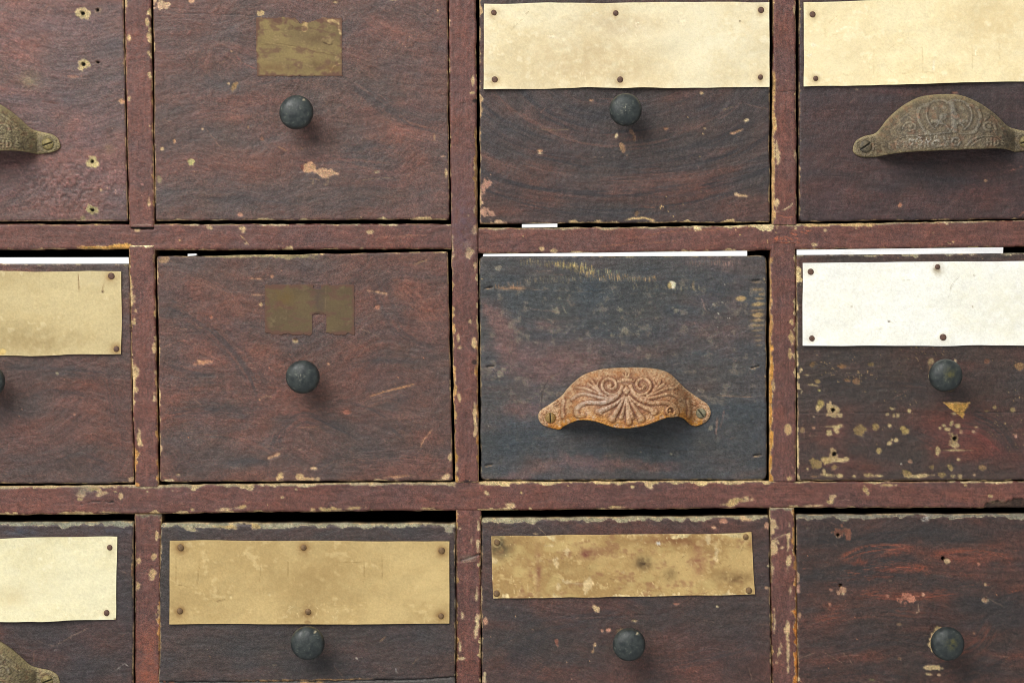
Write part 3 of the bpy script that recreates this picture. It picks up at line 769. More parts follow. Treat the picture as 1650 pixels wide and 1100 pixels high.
        ridge([(p[0] + (22 if p[0] < xc else -22) * (abs(p[0] - xc) > 250), p[1] + 34) for p in top[5:-5]], 6, -.7)
        ridge([(955, 215), (962, 300), (962, 400), (965, 480)], 26, A)
        ridge([(935, 222), (880, 195), (790, 205), (735, 260), (720, 340), (745, 420), (790, 470)], 9, A * .9, mirror=True)
        ridge([(745, 235), (680, 252), (642, 310), (645, 390), (690, 480), (740, 510)], 18, A * .9, mirror=True)
        ridge([(690, 240), (640, 262), (622, 320), (632, 410), (664, 470)], 6, -.6, mirror=True)
        disc(868, 350, 34, A, True, 1.3, -40); disc(820, 398, 26, A, True, 1.9, 15); disc(800, 270, 20, A * .8, True, 1.6, -30); disc(880, 262, 18, A * .7, True, 1.4, 30); disc(768, 395, 18, A * .8, True)
        ridge([(800, 445), (830, 418), (875, 425), (905, 460), (925, 490)], 9, A, mirror=True)
        ridge([(500, 465), (520, 420), (570, 402), (612, 430), (605, 470), (560, 480)], 11, A, mirror=True); disc(565, 440, 24, A * .8, True)
        for p in ([(460, 400), (520, 350), (580, 310)], [(440, 450), (480, 400)], [(560, 350), (600, 380)], [(400, 470), (450, 430)]): ridge(p, 9, A * .6, mirror=True)
        ridge([(430, 565), (500, 525), (600, 518), (690, 540), (760, 575)], 6, -.6, mirror=True); ridge([(430, 578), (500, 538), (600, 531), (690, 553)], 6, A * .7, mirror=True)
        ridge([(640, 520), (780, 512), (935, 500)], 7, A * .8); ridge([(1015, 512), (1130, 512)], 7, A * .8); ridge([(1015, 520), (1130, 520)], 5, -.8)
        th = np.linspace(0, 2 * math.pi, 18); ridge([(975 + 36 * math.cos(q), 585 + 36 * math.sin(q)) for q in th], 10, A, sm=False); disc(975, 585, 14, .6)
        ridge([(900, 640), (850, 600), (800, 575), (760, 600), (800, 630), (860, 610)], 9, A * .8); ridge([(1060, 640), (1090, 600), (1140, 560), (1180, 540)], 10, A * .8); ridge([(1100, 640), (1140, 600), (1200, 565)], 7, A * .6)
        bl = [(b[0], b[1] - 24) for b in bot[4:-4]]; ridge(bl, 5, -.7)
        # raised lettering on the band: only its last letters, H D S, can be read
        def letters(strokes, x, y, sc, sl=0.0):
            for p in strokes: ridge([(x + q[0] * sc + 0, y + q[1] * sc + sl * q[0] * sc) for q in p], 8, .5, sm=False)
        Hs = [[(0, 0), (0, 10)], [(6, 0), (6, 10)], [(0, 5), (6, 5)]]; Ds = [[(0, 0), (0, 10), (4, 9), (6, 5), (4, 1), (0, 0)]]; Ss = [[(6, 1.5), (3, 0), (0, 2), (1, 4.5), (5, 5.5), (6, 8), (3, 10), (0, 8.7)]]
        letters(Hs, 1262, 555, 6.2); letters(Ds, 1332, 553, 6.2); letters(Ss, 1402, 552, 5.6)
        for xx in (330, 385, 440, 500, 560, 620, 690): ridge([(xx, 585), (xx + 8, 640)], 8, .45); ridge([(xx, 600), (xx + 26, 610)], 8, .4)
    n1 = fz(X / 40, Z / 40, seed, 4, .6); n2 = fz(X / 12, Z / 12, seed + 3, 3, .6); n3 = fz(X / 5, Z / 5, seed + 5, 2)
    Rn = R + .10 * n2 + .06 * n3 + .08 * n1
    # keep screw seats flat
    for sx, sy, r, an in scr:
        g = np.exp(-(((X - sx) ** 2 + (Z - sy) ** 2) / (r * k * 1.15) ** 2) ** 3); Rn = Rn * (1 - g) + .1 * g
        d = np.hypot(X - sx, Z - sy) / k; Rn = Rn + .35 * np.exp(-((d - r * 1.45) / 2.) ** 2)
    fade = sst(0, 2.5, ed) * sst(-.5, 1.5, edb)
    px = ox + X / k + off[0]; py = oy + Z / k + off[1]
    wx = (px - 825) * S; wz = (550 - py) * S
    B = np.stack([wx, -(base + dface), wz], -1)
    du = np.gradient(B, axis=1); dv = np.gradient(B, axis=0)
    Nn = np.cross(du, dv); Nn /= np.linalg.norm(Nn, axis=-1, keepdims=True) + 1e-12
    Nn = np.where(Nn[..., 1:2] > 0, -Nn, Nn)
    P = B + Nn * (Rn * fade * (.00105 if kind == 'rust' else .00085))[..., None]
    ridgeness = np.clip(R / .9, -1, 1.2)  # relief shading put into the colour: grimy recesses darker, worn ridges lighter
    def blur(a, r):
        for ax in (0, 1):
            k_ = sum(np.roll(a, i, ax) for i in range(-r, r + 1)) / (2 * r + 1); a = k_
        return a
    cav = np.clip(blur(blur(R, 2), 3) - R, 0, 1) * 2.2 * (ed > 2.5)  # painted shade and grime in crevices beside the ridges
    if kind == 'rust':
        C = mix(rgb(192, 157, 120) + np.zeros(X.shape + (3,)), rgb(152, 110, 78), sig(1.6 * n1 + .6 * n2))
        C = mix(C, rgb(172, 154, 146), np.clip(ridgeness, 0, 1) * np.exp(-(((X - 560) / 240) ** 2 + ((Z - 400) / 120) ** 2)) * .75)
        org_ = np.exp(-np.maximum(edb - 2, 0) / 9) * sst(-1.2, .6, n1 + .5 * n2 + .7) * (np.abs(X - xc) < 640)
        C = mix(C, rgb(206, 138, 44), np.clip(org_ * (1 - .6 * np.clip(ridgeness, 0, 1)), 0, .95))
        C = mix(C, rgb(124, 78, 48), np.clip(.25 - ridgeness, 0, 1) * .8 * (ed > 3) * sst(.0, .5, np.abs(np.gradient(R)[1]) + np.abs(np.gradient(R)[0])))
        C = mix(C, rgb(210, 180, 142), np.exp(-np.maximum(ed, 0) / 5) * .8)
        C = mix(C, rgb(138, 80, 42), sst(.4, 1.8, n2) * .55)
        C = mix(C, rgb(172, 108, 56), sst(.4, 1.8, fz(X / 70, Z / 50, seed + 21, 3)) * .35 * (1 - np.clip(ridgeness, 0, 1)))
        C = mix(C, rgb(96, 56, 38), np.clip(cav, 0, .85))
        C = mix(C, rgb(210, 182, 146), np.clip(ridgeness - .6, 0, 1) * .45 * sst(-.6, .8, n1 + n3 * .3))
        A_ = np.clip(.7 - .3 * ridgeness, 0, 1)
    else:
        C = mix(rgb(136, 120, 94) + np.zeros(X.shape + (3,)), rgb(98, 88, 72), sig(1.6 * n1 + .6 * n2))
        C = mix(C, rgb(104, 104, 102), np.clip(ridgeness, 0, 1) * np.exp(-((X - xc) / 380) ** 2) * .75)
        C = mix(C, rgb(136, 98, 74), sst(.5, 1.8, fz(X / 60, Z / 50, seed + 9, 3)) * .6)
        C = mix(C, rgb(150, 138, 112), sst(.3, 1.5, n2) * .4); C = mix(C, rgb(66, 58, 48), sst(.6, 1.8, fz(X / 22, Z / 22, seed + 12, 4, .6)) * .5)
        C = mix(C, rgb(58, 50, 42), np.clip(.35 - ridgeness, 0, 1) * .45 * (ed > 4))
        C = mix(C, rgb(184, 168, 124), np.exp(-np.maximum(ed, 0) / 4.5) * .85)
        C = mix(C, rgb(156, 140, 96), np.exp(-np.maximum(edb, 0) / 2.5) * .6)
        C = mix(C, rgb(196, 192, 180), np.exp(-(((X - 700) / 190) ** 2 + ((Z - 570) / 55) ** 2)) * sst(.1, 1.2, n2 + .4 * n3) * .85)  # silvery glints painted into the colour, low left of centre
        if off[1] > 500 or off[0] < -100:
            C = mix(C, rgb(158, 146, 100), .45 * np.clip(.7 + .4 * n2, 0, 1))
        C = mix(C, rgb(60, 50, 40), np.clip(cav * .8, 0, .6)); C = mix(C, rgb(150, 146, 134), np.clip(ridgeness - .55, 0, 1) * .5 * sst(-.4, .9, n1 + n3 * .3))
        A_ = np.clip(.7 - .35 * ridgeness, 0, 1)
    C = C * (1 + .05 * n3)[..., None]
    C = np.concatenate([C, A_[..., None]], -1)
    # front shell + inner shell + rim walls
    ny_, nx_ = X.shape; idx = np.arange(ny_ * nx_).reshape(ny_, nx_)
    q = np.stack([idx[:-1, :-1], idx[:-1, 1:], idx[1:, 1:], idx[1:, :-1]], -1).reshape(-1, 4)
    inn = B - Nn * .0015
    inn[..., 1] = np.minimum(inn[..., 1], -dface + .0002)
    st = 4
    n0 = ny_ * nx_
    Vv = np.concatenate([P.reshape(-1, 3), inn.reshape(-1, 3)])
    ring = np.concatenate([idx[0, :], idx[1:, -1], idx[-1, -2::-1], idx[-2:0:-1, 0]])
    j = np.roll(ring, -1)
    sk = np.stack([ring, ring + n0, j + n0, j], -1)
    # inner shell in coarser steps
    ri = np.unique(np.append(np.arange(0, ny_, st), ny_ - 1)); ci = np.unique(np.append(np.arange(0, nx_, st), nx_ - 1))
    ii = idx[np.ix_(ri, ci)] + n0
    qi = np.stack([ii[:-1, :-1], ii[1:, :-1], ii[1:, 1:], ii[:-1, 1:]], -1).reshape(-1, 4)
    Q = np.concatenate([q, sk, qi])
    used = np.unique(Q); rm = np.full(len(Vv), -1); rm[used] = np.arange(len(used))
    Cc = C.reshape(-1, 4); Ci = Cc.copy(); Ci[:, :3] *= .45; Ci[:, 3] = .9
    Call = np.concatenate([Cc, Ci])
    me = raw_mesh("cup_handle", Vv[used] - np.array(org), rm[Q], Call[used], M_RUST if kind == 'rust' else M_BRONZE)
    o = link("cup_handle", me, root)
    o["label"] = label
    for i, (sx, sy, r, an) in enumerate(scr):
        if kind == 'rust': c0, c1 = (rgb(164, 134, 78), rgb(134, 106, 60)) if i == 0 else (rgb(152, 146, 122), rgb(118, 110, 84))
        else: c0, c1 = (rgb(112, 100, 78), rgb(74, 68, 56)) if i == 0 else (rgb(150, 134, 84), rgb(110, 98, 64))
        sm = dome_head("screw", r * S, .0013, .12, seed + i, c0, c1, M_BRONZE)
        s_ = link("screw", sm, o, Vector(world_xyz(np.array(ox + sx / k + off[0]), np.array(oy + sy / k + off[1]), dface + .0018)) - Vector(org))
        s_.rotation_euler = (0, math.radians(an), 0)
    return o

# ------------------------------------------------------------------ drawers
def drawer(quad, seed, dface, paint, label, r=2.2, rt=None, rc=3, box_low=1.0):
    cx = (quad[3][0] + quad[2][0]) / 2; cy = max(quad[2][1], quad[3][1])
    root, org = empty("drawer", cx, cy, 0.0)
    tag(root, label, "drawer", "small painted drawers of the cabinet")
    W = quad[1][0] - quad[0][0]; Hh = quad[3][1] - quad[0][1]
    xs = axis_steps(quad[0][0], quad[1][0], -12, 1662); us = (xs - xs[0]) / (xs[-1] - xs[0])
    ys = axis_steps(quad[0][1], quad[3][1], -12, 1112); vs = (ys - ys[0]) / (ys[-1] - ys[0])
    U, V = np.meshgrid(us, vs)
    X, Y = bilin(quad, U, V)
    wb = np.exp(-V * Hh / 10); wl = np.exp(-(1 - V) * Hh / 10)
    Y = Y + .5 * fz(X / 40, X * 0 + seed, 1, 3) * wb + .4 * fz(X / 30, X * 0 + seed, 2, 3) * wl
    X = X + .35 * fz(Y / 40, Y * 0 + seed, 3, 3) * np.exp(-U * W / 10) + .35 * fz(Y / 30, Y * 0 + seed, 4, 3) * np.exp(-(1 - U) * W / 10)
    dT = V * Hh; dB = (1 - V) * Hh; dL = U * W; dR = (1 - U) * W
    f = Face(X, Y, dT, dB, dL, dR, seed)
    paint(f)
    wander(f, 34)
    H = f.H * .001
    rt = rt or r
    def rnd(e, rr):
        q = np.clip(rr - e, 0, rr); return S * (rr - np.sqrt(np.maximum(rr * rr - q * q, 0)))
    H = H - rnd(dT, rt) - rnd(dB, r) - rnd(dL, r) - rnd(dR, r)
    ex = np.minimum(dL, dR); ey = np.minimum(dT, dB)
    cxs = np.hypot(np.maximum(rc - ex, 0), np.maximum(rc - ey, 0)) - rc
    H = H - np.clip(cxs, 0, 10) * S * 6
    H = H + .0005 * fz(X / 300, Y / 220, seed + 30, 2) * .4
    C = np.concatenate([f.C, f.A[..., None]], -1)
    me = grid_mesh("front_panel", X, Y, dface + H, C, M_PAINT, org, -.018, side=(92, 70, 48))
    link("front_panel", me, root)
    x0 = max(quad[0][0], quad[3][0]) + 8; x1 = min(quad[1][0], quad[2][0]) - 8
    y0 = max(quad[0][1], quad[1][1]) + 22; y1 = min(quad[2][1], quad[3][1]) - 6
    box("side_panel", x0, x0 + 30, y0, y1, -.275, -.0183, M_INNER, root, org)
    box("side_panel", x1 - 30, x1, y0, y1, -.275, -.0183, M_INNER, root, org)
    box("rear_panel", x0 + 31, x1 - 31, y0, y1, -.275, -.262, M_INNER, root, org)
    box("bottom_panel", x0 + 31, x1 - 31, y1 - 18, y1, -.2615, -.0183, M_INNER, root, org)
    return root, org

def wear(f, T=(4, .6, .5), B=(4, .6, .5), L=(4, .6, .5), R=(4, .6, .5), c=OCHRE):
    for w, p in zip('TBLR', (T, B, L, R)):
        if p: f.edge(w, p[0], p[1], p[3] if len(p) > 3 else c, CREAM, 18, band=p[2])

# ---- D11 : top left, purple brown, four old nail holes, bronze handle
def p11(f):
    f.base(rgb(110, 80, 80), rgb(84, 76, 80), rgb(142, 90, 82), bias=-.2, rbias=-1.1, grain='flat', amp=.75,
           blobs=[('r', 20, 70, 60, 30, 0, 1.8), ('r', 60, 90, 60, 14, 10, 1.0), ('d', 90, 170, 30, 60, 0, .9), ('d', 140, 80, 60, 60, 0, .6), ('r', 130, 200, 26, 30, 0, 1.2), ('r', 120, 300, 90, 30, 0, .9), ('r', 150, 262, 50, 20, 0, .8)])
    n = fz(f.X / 4, f.Y / 4, 88, 3); g = np.exp(-(((f.X - 110) / 90) ** 2 + ((f.Y - 305) / 45) ** 2))
    f.C = f.C * (1 + .12 * n * g)[..., None]; f.H += .12 * n * g
    wear(f, B=(4, .5, 1.0, rgb(176, 150, 116)), R=(3.5, .5, .6), L=None)
    f.hole(133, 22, 3, 11, rgb(190, 170, 112)); f.hole(135, 104, 3, 10, rgb(186, 166, 108)); f.hole(149, 261, 2.6, 10, rgb(196, 180, 126)); f.hole(149, 339, 2.6, 9, rgb(156, 148, 100)); f.hole(157, 17, 2.2, 5, rgb(110, 92, 78)); f.hole(157, 101, 2, 3, rgb(120, 96, 80))
    f.chip(134, 352, 4, 4, 0, rgb(150, 140, 100), None, .4, .7); f.chip(196, 163, 5, 5, 0, rgb(206, 140, 96), CREAM, .4)
    f.soft(48, 130, 14, 12, rgb(128, 112, 84), .6); f.chip(115, 124, 12, 2.2, 4, rgb(176, 116, 96), None, .6, .7); f.chip(82, 165, 9, 2.2, 10, rgb(90, 58, 52), None, .6, .8); f.soft(176, 240, 9, 8, rgb(120, 92, 70), .6)
    f.chip(163, 306, 2.4, 2.4, 0, rgb(200, 168, 130)); f.scratch([(78, 354), (200, 354)], 1.2, rgb(180, 156, 120), .6)
    f.flecks(3.2, 4, rgb(190, 150, 126), 1)
r11, o11 = drawer([(-272, -6), (198.5, -8), (206, 356.5), (-270, 357.5)], 101, .0004, p11, "purple-brown drawer with four pale ringed nail holes beside its bronze cup handle", rc=4)
handle(r11, o11, 201, 'bronze', (-1573, 3.5), .0005, "olive tarnished cup handle with raised letters")

# ---- D12 : sticker remnant, pink bare patch
def p12(f):
    f.base(rgb(102, 70, 66), rgb(76, 69, 70), rgb(130, 86, 74), bias=-.15, rbias=-1.0, grain='swirl', amp=.8,
           blobs=[('d', 620, 150, 60, 22, 40, 1.6), ('d', 330, 140, 80, 12, 0, .9), ('d', 600, 240, 50, 22, 0, 1.4), ('d', 400, 310, 160, 24, 0, 1.2), ('d', 560, 320, 150, 20, 0, .9), ('r', 640, 60, 40, 26, 20, 1.8), ('r', 660, 215, 40, 20, 0, 1.4), ('r', 400, 170, 60, 16, 0, .9), ('r', 560, 250, 60, 16, 20, .9), ('r', 300, 260, 60, 14, 0, .6), ('d', 340, 60, 60, 60, 0, .5), ('r', 690, 90, 20, 50, 0, 1.)])
    for k, (p, sp, al) in enumerate([([(560, 130), (610, 165), (660, 200), (720, 215)], 14, .5), ([(340, 60), (330, 100), (360, 130), (430, 140)], 16, .3), ([(250, 320), (380, 315), (520, 322), (640, 310)], 16, .45), ([(540, 250), (600, 235), (660, 250)], 14, .4), ([(560, 130), (480, 128), (380, 140)], 8, .4)]): f.brush(p, sp, 4, rgb(52, 48, 50), al, seed=k)
    for k, (p, sp, al) in enumerate([([(620, 205), (660, 215), (715, 232)], 16, .5), ([(300, 190), (380, 180), (440, 170)], 16, .3), ([(460, 262), (560, 262), (640, 270)], 12, .35), ([(590, 30), (640, 60), (700, 70)], 20, .4)]): f.brush(p, sp, 5, rgb(150, 96, 80), al, seed=20 + k)
    wear(f, T=(5, .4, .8), B=(4, .3, 1.2, rgb(180, 158, 118)), L=(5, .5, 1.0), R=(5, .45, .8))
    f.edge('B', 5, -.2, OCHRE, CREAM, 20, band=2, gate=gate_x(f, 660, 722))
    f.chip(499, 270, 13, 8, -5, rgb(206, 148, 104), rgb(222, 176, 132), .18); f.chip(524, 279, 17, 7.5, 10, rgb(206, 152, 112), rgb(226, 184, 140), .22); f.chip(487, 270, 3, 5, 0, rgb(120, 74, 64), None)
    f.scratch([(498, 288), (516, 290)], 1.2, rgb(170, 136, 104), .8); f.scratch([(504, 290), (504, 298)], 1.2, rgb(190, 160, 120), .8); f.scratch([(530, 282), (527, 298), (520, 297)], 1.3, rgb(190, 160, 120), .8)
    f.chip(378, 139, 9, 5, -50, rgb(150, 120, 80), rgb(170, 146, 104), .3); f.chip(368, 135, 2.4, 2.4, 0, rgb(216, 170, 120)); f.chip(308, 262, 4.5, 4.5, 0, rgb(176, 172, 112), None, .5); f.chip(281, 228, 2.2, 3.6, 0, rgb(206, 140, 90))
    f.chip(263, 8, 10, 6, 30, rgb(210, 170, 130), CREAM, .6); f.chip(248, 4, 5, 8, 0, rgb(216, 178, 140), None, .5); f.chip(308, 2, 5, 3, 0, rgb(206, 150, 110))
    f.chip(326, 208, 2, 2, 0, rgb(222, 180, 130)); f.chip(400, 205, 1.6, 3, 0, rgb(170, 120, 80)); f.chip(423, 224, 4, 3, 60, rgb(170, 98, 72), None, .3, .8); f.scratch([(448, 236), (462, 243)], 1.4, rgb(170, 126, 88), .8); f.chip(487, 240, 3, 1.6, 0, rgb(180, 130, 96))
    f.chip(700, 221, 1.6, 5, 0, rgb(196, 150, 104)); f.chip(388, 346, 4, 3, 0, rgb(196, 130, 104)); f.chip(715, 252, 4, 1.6, 0, rgb(206, 150, 120)); f.chip(719, 280, 2, 8, 0, OCHRE); f.scratch([(636, 286), (600, 288), (580, 292)], 1., rgb(150, 130, 96), .5); f.chip(607, 277, 4, 2, 0, rgb(170, 160, 120), None, .4, .7)
    f.scratch([(378, 86), (390, 102), (414, 111)], 1.6, rgb(150, 96, 84), .6); f.scratch([(640, 180), (660, 198), (690, 206)], .9, rgb(160, 110, 80), .4); f.chip(540, 4, 4, 2, 0, OCHRE); f.chip(632, -1, 10, 2, 0, OCHRE); f.chip(262, 240, 3, 3, 0, OCHRE); f.chip(256, 288, 4, 6, 0, rgb(150, 140, 100), None, .5, .7)
    f.scratch([(360, 95), (330, 70), (335, 100)], 1.2, rgb(80, 54, 54), .5); f.chip(420, 22, 7, 5, 0, rgb(214, 180, 116), None, .5)
    f.groove([(412, 25), (300, 22), (250, 27)], .7, .15, .25)
    f.flecks(3.2, 4, rgb(180, 140, 106), 1)
r12, o12 = drawer([(246.5, -8), (721.5, -9), (723.5, 353.5), (250.5, 355.5)], 102, .0002, p12, "reddish brown drawer with a torn tan label remnant above its knob, pinkish bare patch below", rc=4)
add_knob(r12, o12, 478, 182, 27.3, 31, .0002)

def remnant(root, org, quad, seed, dface, maskfn, paint, label, base_seed, fade_k=1.0):
    xs = np.arange(quad[0][0], quad[1][0] + 1, .9); ys = np.arange(quad[0][1], quad[3][1] + 1, .9)
    X, Y = np.meshgrid(xs, ys)
    f = Face(X, Y, Y - ys[0], ys[-1] - Y, X - xs[0], xs[-1] - X, seed)
    paint(f)
    m = maskfn(f)
    thin = sst(0, 7, m + 2.2 * f.jx) * .9 + .1
    worn = 1 - sst(.2, 1.9, fz(X / 18, Y / 9, seed + 9, 5, .6)) * .6
    f.C = mix(rgb(104, 76, 66) + 0 * f.C, f.C, thin * worn * fade_k)
    fm = (m[:-1, :-1] + m[1:, 1:]) / 2 > 0
    C = np.concatenate([f.C, f.A[..., None]], -1)
    sd_ = base_seed; D = dface + .0002 * fz(X / 300, Y / 220, sd_ + 30, 2) + .0001 * fz(X / 60, Y / 40, sd_ + 17, 2) + .00024 + f.H * .0002
    me = grid_mesh("label_remnant", X, Y, D, C, M_PAPER, org, dface - .0004, fmask=fm)
    o = link("label_remnant", me, root); o["label"] = label
    return o
def m12(f):
    X = f.X + .3 * f.jx; Y = f.Y + .3 * f.jy
    a = np.minimum(np.minimum(X - 412 - .03 * (Y - 30), 551.5 - X), np.minimum(Y - 29 + .6 * f.jx, 123 - Y + .2 * f.j2))
    notch = 12 - np.abs(X - 484) - np.maximum(0, Y - 26) * .9
    notch2 = 14 - np.abs(X - 496) * .5 - np.maximum(0, Y - 27) * 1.3
    return np.where((notch > 0) | (notch2 > 0), -1, a)
def pp12(f):
    paper_base(f, rgb(146, 128, 86), rgb(120, 104, 74), rgb(164, 142, 100), 1.0)
    f.chip(532, 33, 16, 4, 10, rgb(198, 164, 104), None, .5); f.chip(548, 40, 3, 12, 0, rgb(200, 170, 110), None, .4); f.chip(491, 42, 5, 9, 0, rgb(196, 160, 96), None, .5)
    f.scratch([(416, 72), (450, 70), (520, 86), (548, 92)], 1.1, rgb(96, 78, 52), .6); f.scratch([(430, 68), (470, 76), (500, 80)], 1.0, rgb(168, 146, 100), .7); f.scratch([(520, 68), (530, 73), (536, 71)], 1.6, rgb(60, 46, 36), .8)
    f.scratch([(528, 122), (538, 108), (549, 103)], 1.4, rgb(206, 176, 124), .8); f.soft(510, 102, 9, 9, rgb(92, 72, 52), .5); f.soft(440, 110, 40, 8, rgb(110, 84, 60), .4); f.soft(535, 112, 16, 8, rgb(104, 74, 54), .5); f.soft(510, 62, 22, 8, rgb(100, 80, 60), .5)
    f.chip(482, 46, 12, 4, 0, rgb(84, 66, 54), None, .7, .6)
remnant(r12, o12, [(410, 24), (554, 24), (554, 126), (410, 126)], 140, .0002, m12, pp12, "torn tan paper label remnant", 102, .95)

# ---- D13 : beige card, bowl shaped graining
def p13(f):
    f.base(rgb(86, 60, 56), rgb(58, 57, 61), rgb(108, 68, 60), bias=.15, rbias=-1.3, grain='bowl', gp=(1005, 70, .62), amp=.9,
           blobs=[('d', 810, 180, 60, 40, 0, 1.6), ('d', 1000, 190, 160, 50, 0, 1.3), ('d', 1010, 250, 60, 20, 0, 1.4), ('d', 1160, 240, 70, 14, -10, .8), ('r', 1160, 310, 90, 34, 0, 1.2), ('r', 850, 325, 60, 30, 0, 1.0), ('r', 800, 180, 20, 10, 20, 1.2), ('d', 1090, 280, 200, 12, -6, .8), ('r', 790, 280, 22, 30, 0, 1.3)])
    for k in range(9):
        r = 70 + k * 27; p = [(1005 + r * 1.45 * math.cos(a), 110 + r * .8 * math.sin(a) + 6 * math.sin(3 * a + k)) for a in (3.0, 2.7, 2.3, 1.9, 1.5, 1.1, .7, .4)]
        f.brush(p, 9, 3, rgb(40, 38, 42) if k % 3 else rgb(124, 84, 70), .75 if k % 3 else .45, seed=k)
    wear(f, T=(4, .5, .6), B=(4, .3, 1.0, rgb(186, 156, 108)), L=(6, .2, 2.0, rgb(170, 140, 104)), R=(4, .5, .8))
    f.edge('L', 9, -.1, rgb(196, 150, 118), CREAM, 16, band=5, gate=gate_y(f, 325, 362, 20), sd=3); f.edge('B', 9, .0, rgb(200, 158, 120), CREAM, 16, band=3, gate=gate_x(f, 770, 806, 20), sd=4); f.chip(788, 345, 12, 7, 40, rgb(186, 130, 106), rgb(216, 176, 140), .6); f.chip(782, 300, 5, 12, 20, rgb(178, 120, 100), None, .7)
    for x, y, rx, ry, ro, c in [(1004, 240, 5, 10, -20, rgb(160, 116, 78)), (993, 219, 2, 3, 20, CREAM), (1203, 193, 4, 2.4, -15, rgb(230, 206, 160)), (870, 243, 4, 2, 0, rgb(206, 144, 100)), (870, 247, 3, 1, 0, CREAM), (952, 162, 3.4, 2, 0, rgb(206, 140, 96)), (1136, 207, 2, 2, 0, OCHRE), (1133, 216, 2, 2, 0, OCHRE), (1128, 253, 1.8, 1.8, 0, OCHRE), (1073, 208, 3, 2, 0, rgb(150, 110, 80)), (1188, 212, 7, 2, -20, rgb(176, 124, 84)), (1180, 215, 4, 2, 0, rgb(190, 130, 90)), (1194, 315, 8, 2, 6, rgb(206, 164, 110)), (1186, 313, 3, 2.4, 0, rgb(220, 180, 130)), (1130, 150, 3, 2, 0, OCHRE), (1027, 343, 4, 5, 20, rgb(120, 92, 66)), (1017, 212, 3, 4, 0, rgb(110, 84, 66)), (1022, 222, 2, 6, 0, rgb(110, 84, 66))]:
        f.chip(x, y, rx, ry, ro, c, None, .4)
    f.scratch([(1008, 356), (1018, 352), (1034, 351), (1048, 353), (1056, 357)], 2.1, rgb(216, 182, 124), 1.); f.scratch([(866, 208), (900, 210), (928, 208)], 1.1, rgb(130, 110, 80), .6); f.scratch([(1164, 178), (1188, 171)], 1.1, rgb(150, 126, 96), .7)
    f.scratch([(1122, 332), (1140, 308), (1160, 300)], .8, rgb(140, 92, 74), .6); f.scratch([(1036, 333), (1058, 335)], 1.2, rgb(150, 96, 70), .6)
    f.edge('B', 7, -.2, OCHRE, CREAM, 30, band=1.2, gate=gate_x(f, 920, 965, 6), sd=9); f.edge('B', 7, -.2, OCHRE, CREAM, 30, band=1.2, gate=gate_x(f, 1100, 1180, 6), sd=9)
    f.flecks(3.2, 4, OCHRE, 1)
r13, o13 = drawer([(772, -8), (1240, -9), (1240.5, 358), (773.5, 360.5)], 103, .0003, p13, "drawer with blank beige card, black knob tight under it, bowl-shaped dark graining below", rc=4)
N13 = [(796, 21), (992, 22), (1226, 17), (797, 129), (999, 129), (1225, 125)]
def c13(f):
    paper_base(f, rgb(240, 228, 192), rgb(224, 206, 164), rgb(244, 234, 202), 1.0)
    f.soft(960, 100, 120, 50, rgb(206, 184, 144), .6); f.soft(1150, 60, 90, 60, rgb(240, 230, 198), .6); f.soft(1000, 40, 70, 16, rgb(200, 180, 146), .5)
    halos(f, N13, rgb(150, 120, 80), 8, .5)
    prand(f, 50, (900, 1120, 60, 140), rgb(240, 226, 190), 5, 1.0, (3, 12), .55, (-60, 40)); prand(f, 26, (1000, 1050, 36, 60), rgb(240, 228, 196), 6, 1.2, (3, 8), .7); prand(f, 12, (1060, 1160, 120, 132), rgb(244, 230, 196), 7, 1.3, (4, 14), .6, (0, 20)); prand(f, 8, (860, 910, 120, 140), rgb(240, 226, 190), 8, 1.2, (4, 12), .6, (-80, 20))
    f.chip(890, 61, 8, 3, 0, rgb(240, 228, 196), None, .4, .7, 0); f.chip(1098, 36, 9, 9, 0, rgb(234, 222, 188), None, .5, .6, 0)
    f.scratch([(823, 50), (840, 32), (854, 16)], .8, rgb(150, 130, 96), .6); f.chip(1192, 35, 1.4, 1.4, 0, rgb(120, 100, 80))
card(r13, o13, [(780, 6.5), (1239, 4), (1239.5, 141), (779.5, 144)], 141, .0003, c13, N13, lift=.0022, label="blank beige name card, mottled")
add_knob(r13, o13, 1007, 177, 26, 36, .0003)

# ---- D14
def p14(f):
    f.base(rgb(74, 53, 54), rgb(54, 49, 55), rgb(100, 60, 56), bias=.1, rbias=-1.4, grain='flat', amp=.7,
           blobs=[('d', 1340, 180, 60, 40, 0, 1.0), ('d', 1610, 180, 60, 50, 0, 1.2), ('r', 1480, 320, 180, 20, 0, 1.4), ('r', 1600, 300, 60, 20, 0, 1.), ('r', 1360, 260, 60, 16, 0, .6), ('d', 1500, 290, 60, 30, 0, .6)])
    wear(f, T=(4, .6, .5), B=(3, .7, .6), L=(3, .5, 1.2, rgb(100, 88, 56)), R=(4, .6, .5))
    for x, y, rx, ry, c in [(1450, 330, 3, 3, rgb(170, 100, 70)), (1588, 291, 3, 2.4, rgb(170, 120, 90)), (1538, 150, 5, 2, rgb(140, 100, 80)), (1381, 144, 4, 1.4, rgb(140, 120, 100)), (1352, 247, 2, 4, rgb(50, 30, 30))]: f.chip(x, y, rx, ry, 0, c, None, .4)
    f.scratch([(1628, 276), (1650, 268)], 1.2, rgb(160, 100, 80), .7); f.scratch([(1640, 350), (1656, 338)], 1.2, rgb(150, 96, 76), .7); f.scratch([(1315, 285), (1420, 288)], .8, rgb(110, 84, 80), .4)
    f.flecks(3.5, 4, rgb(170, 130, 106), 1)
r14, o14 = drawer([(1287.5, -10), (1760, -14), (1761, 350.5), (1287.5, 357.5)], 104, .0001, p14, "dark plum drawer with a plain yellowish card above its bronze cup handle", r=3.4, rc=9)
N14 = [(1309, 24), (1314, 127), (1525, -14), (1742, 18), (1740, 118)]
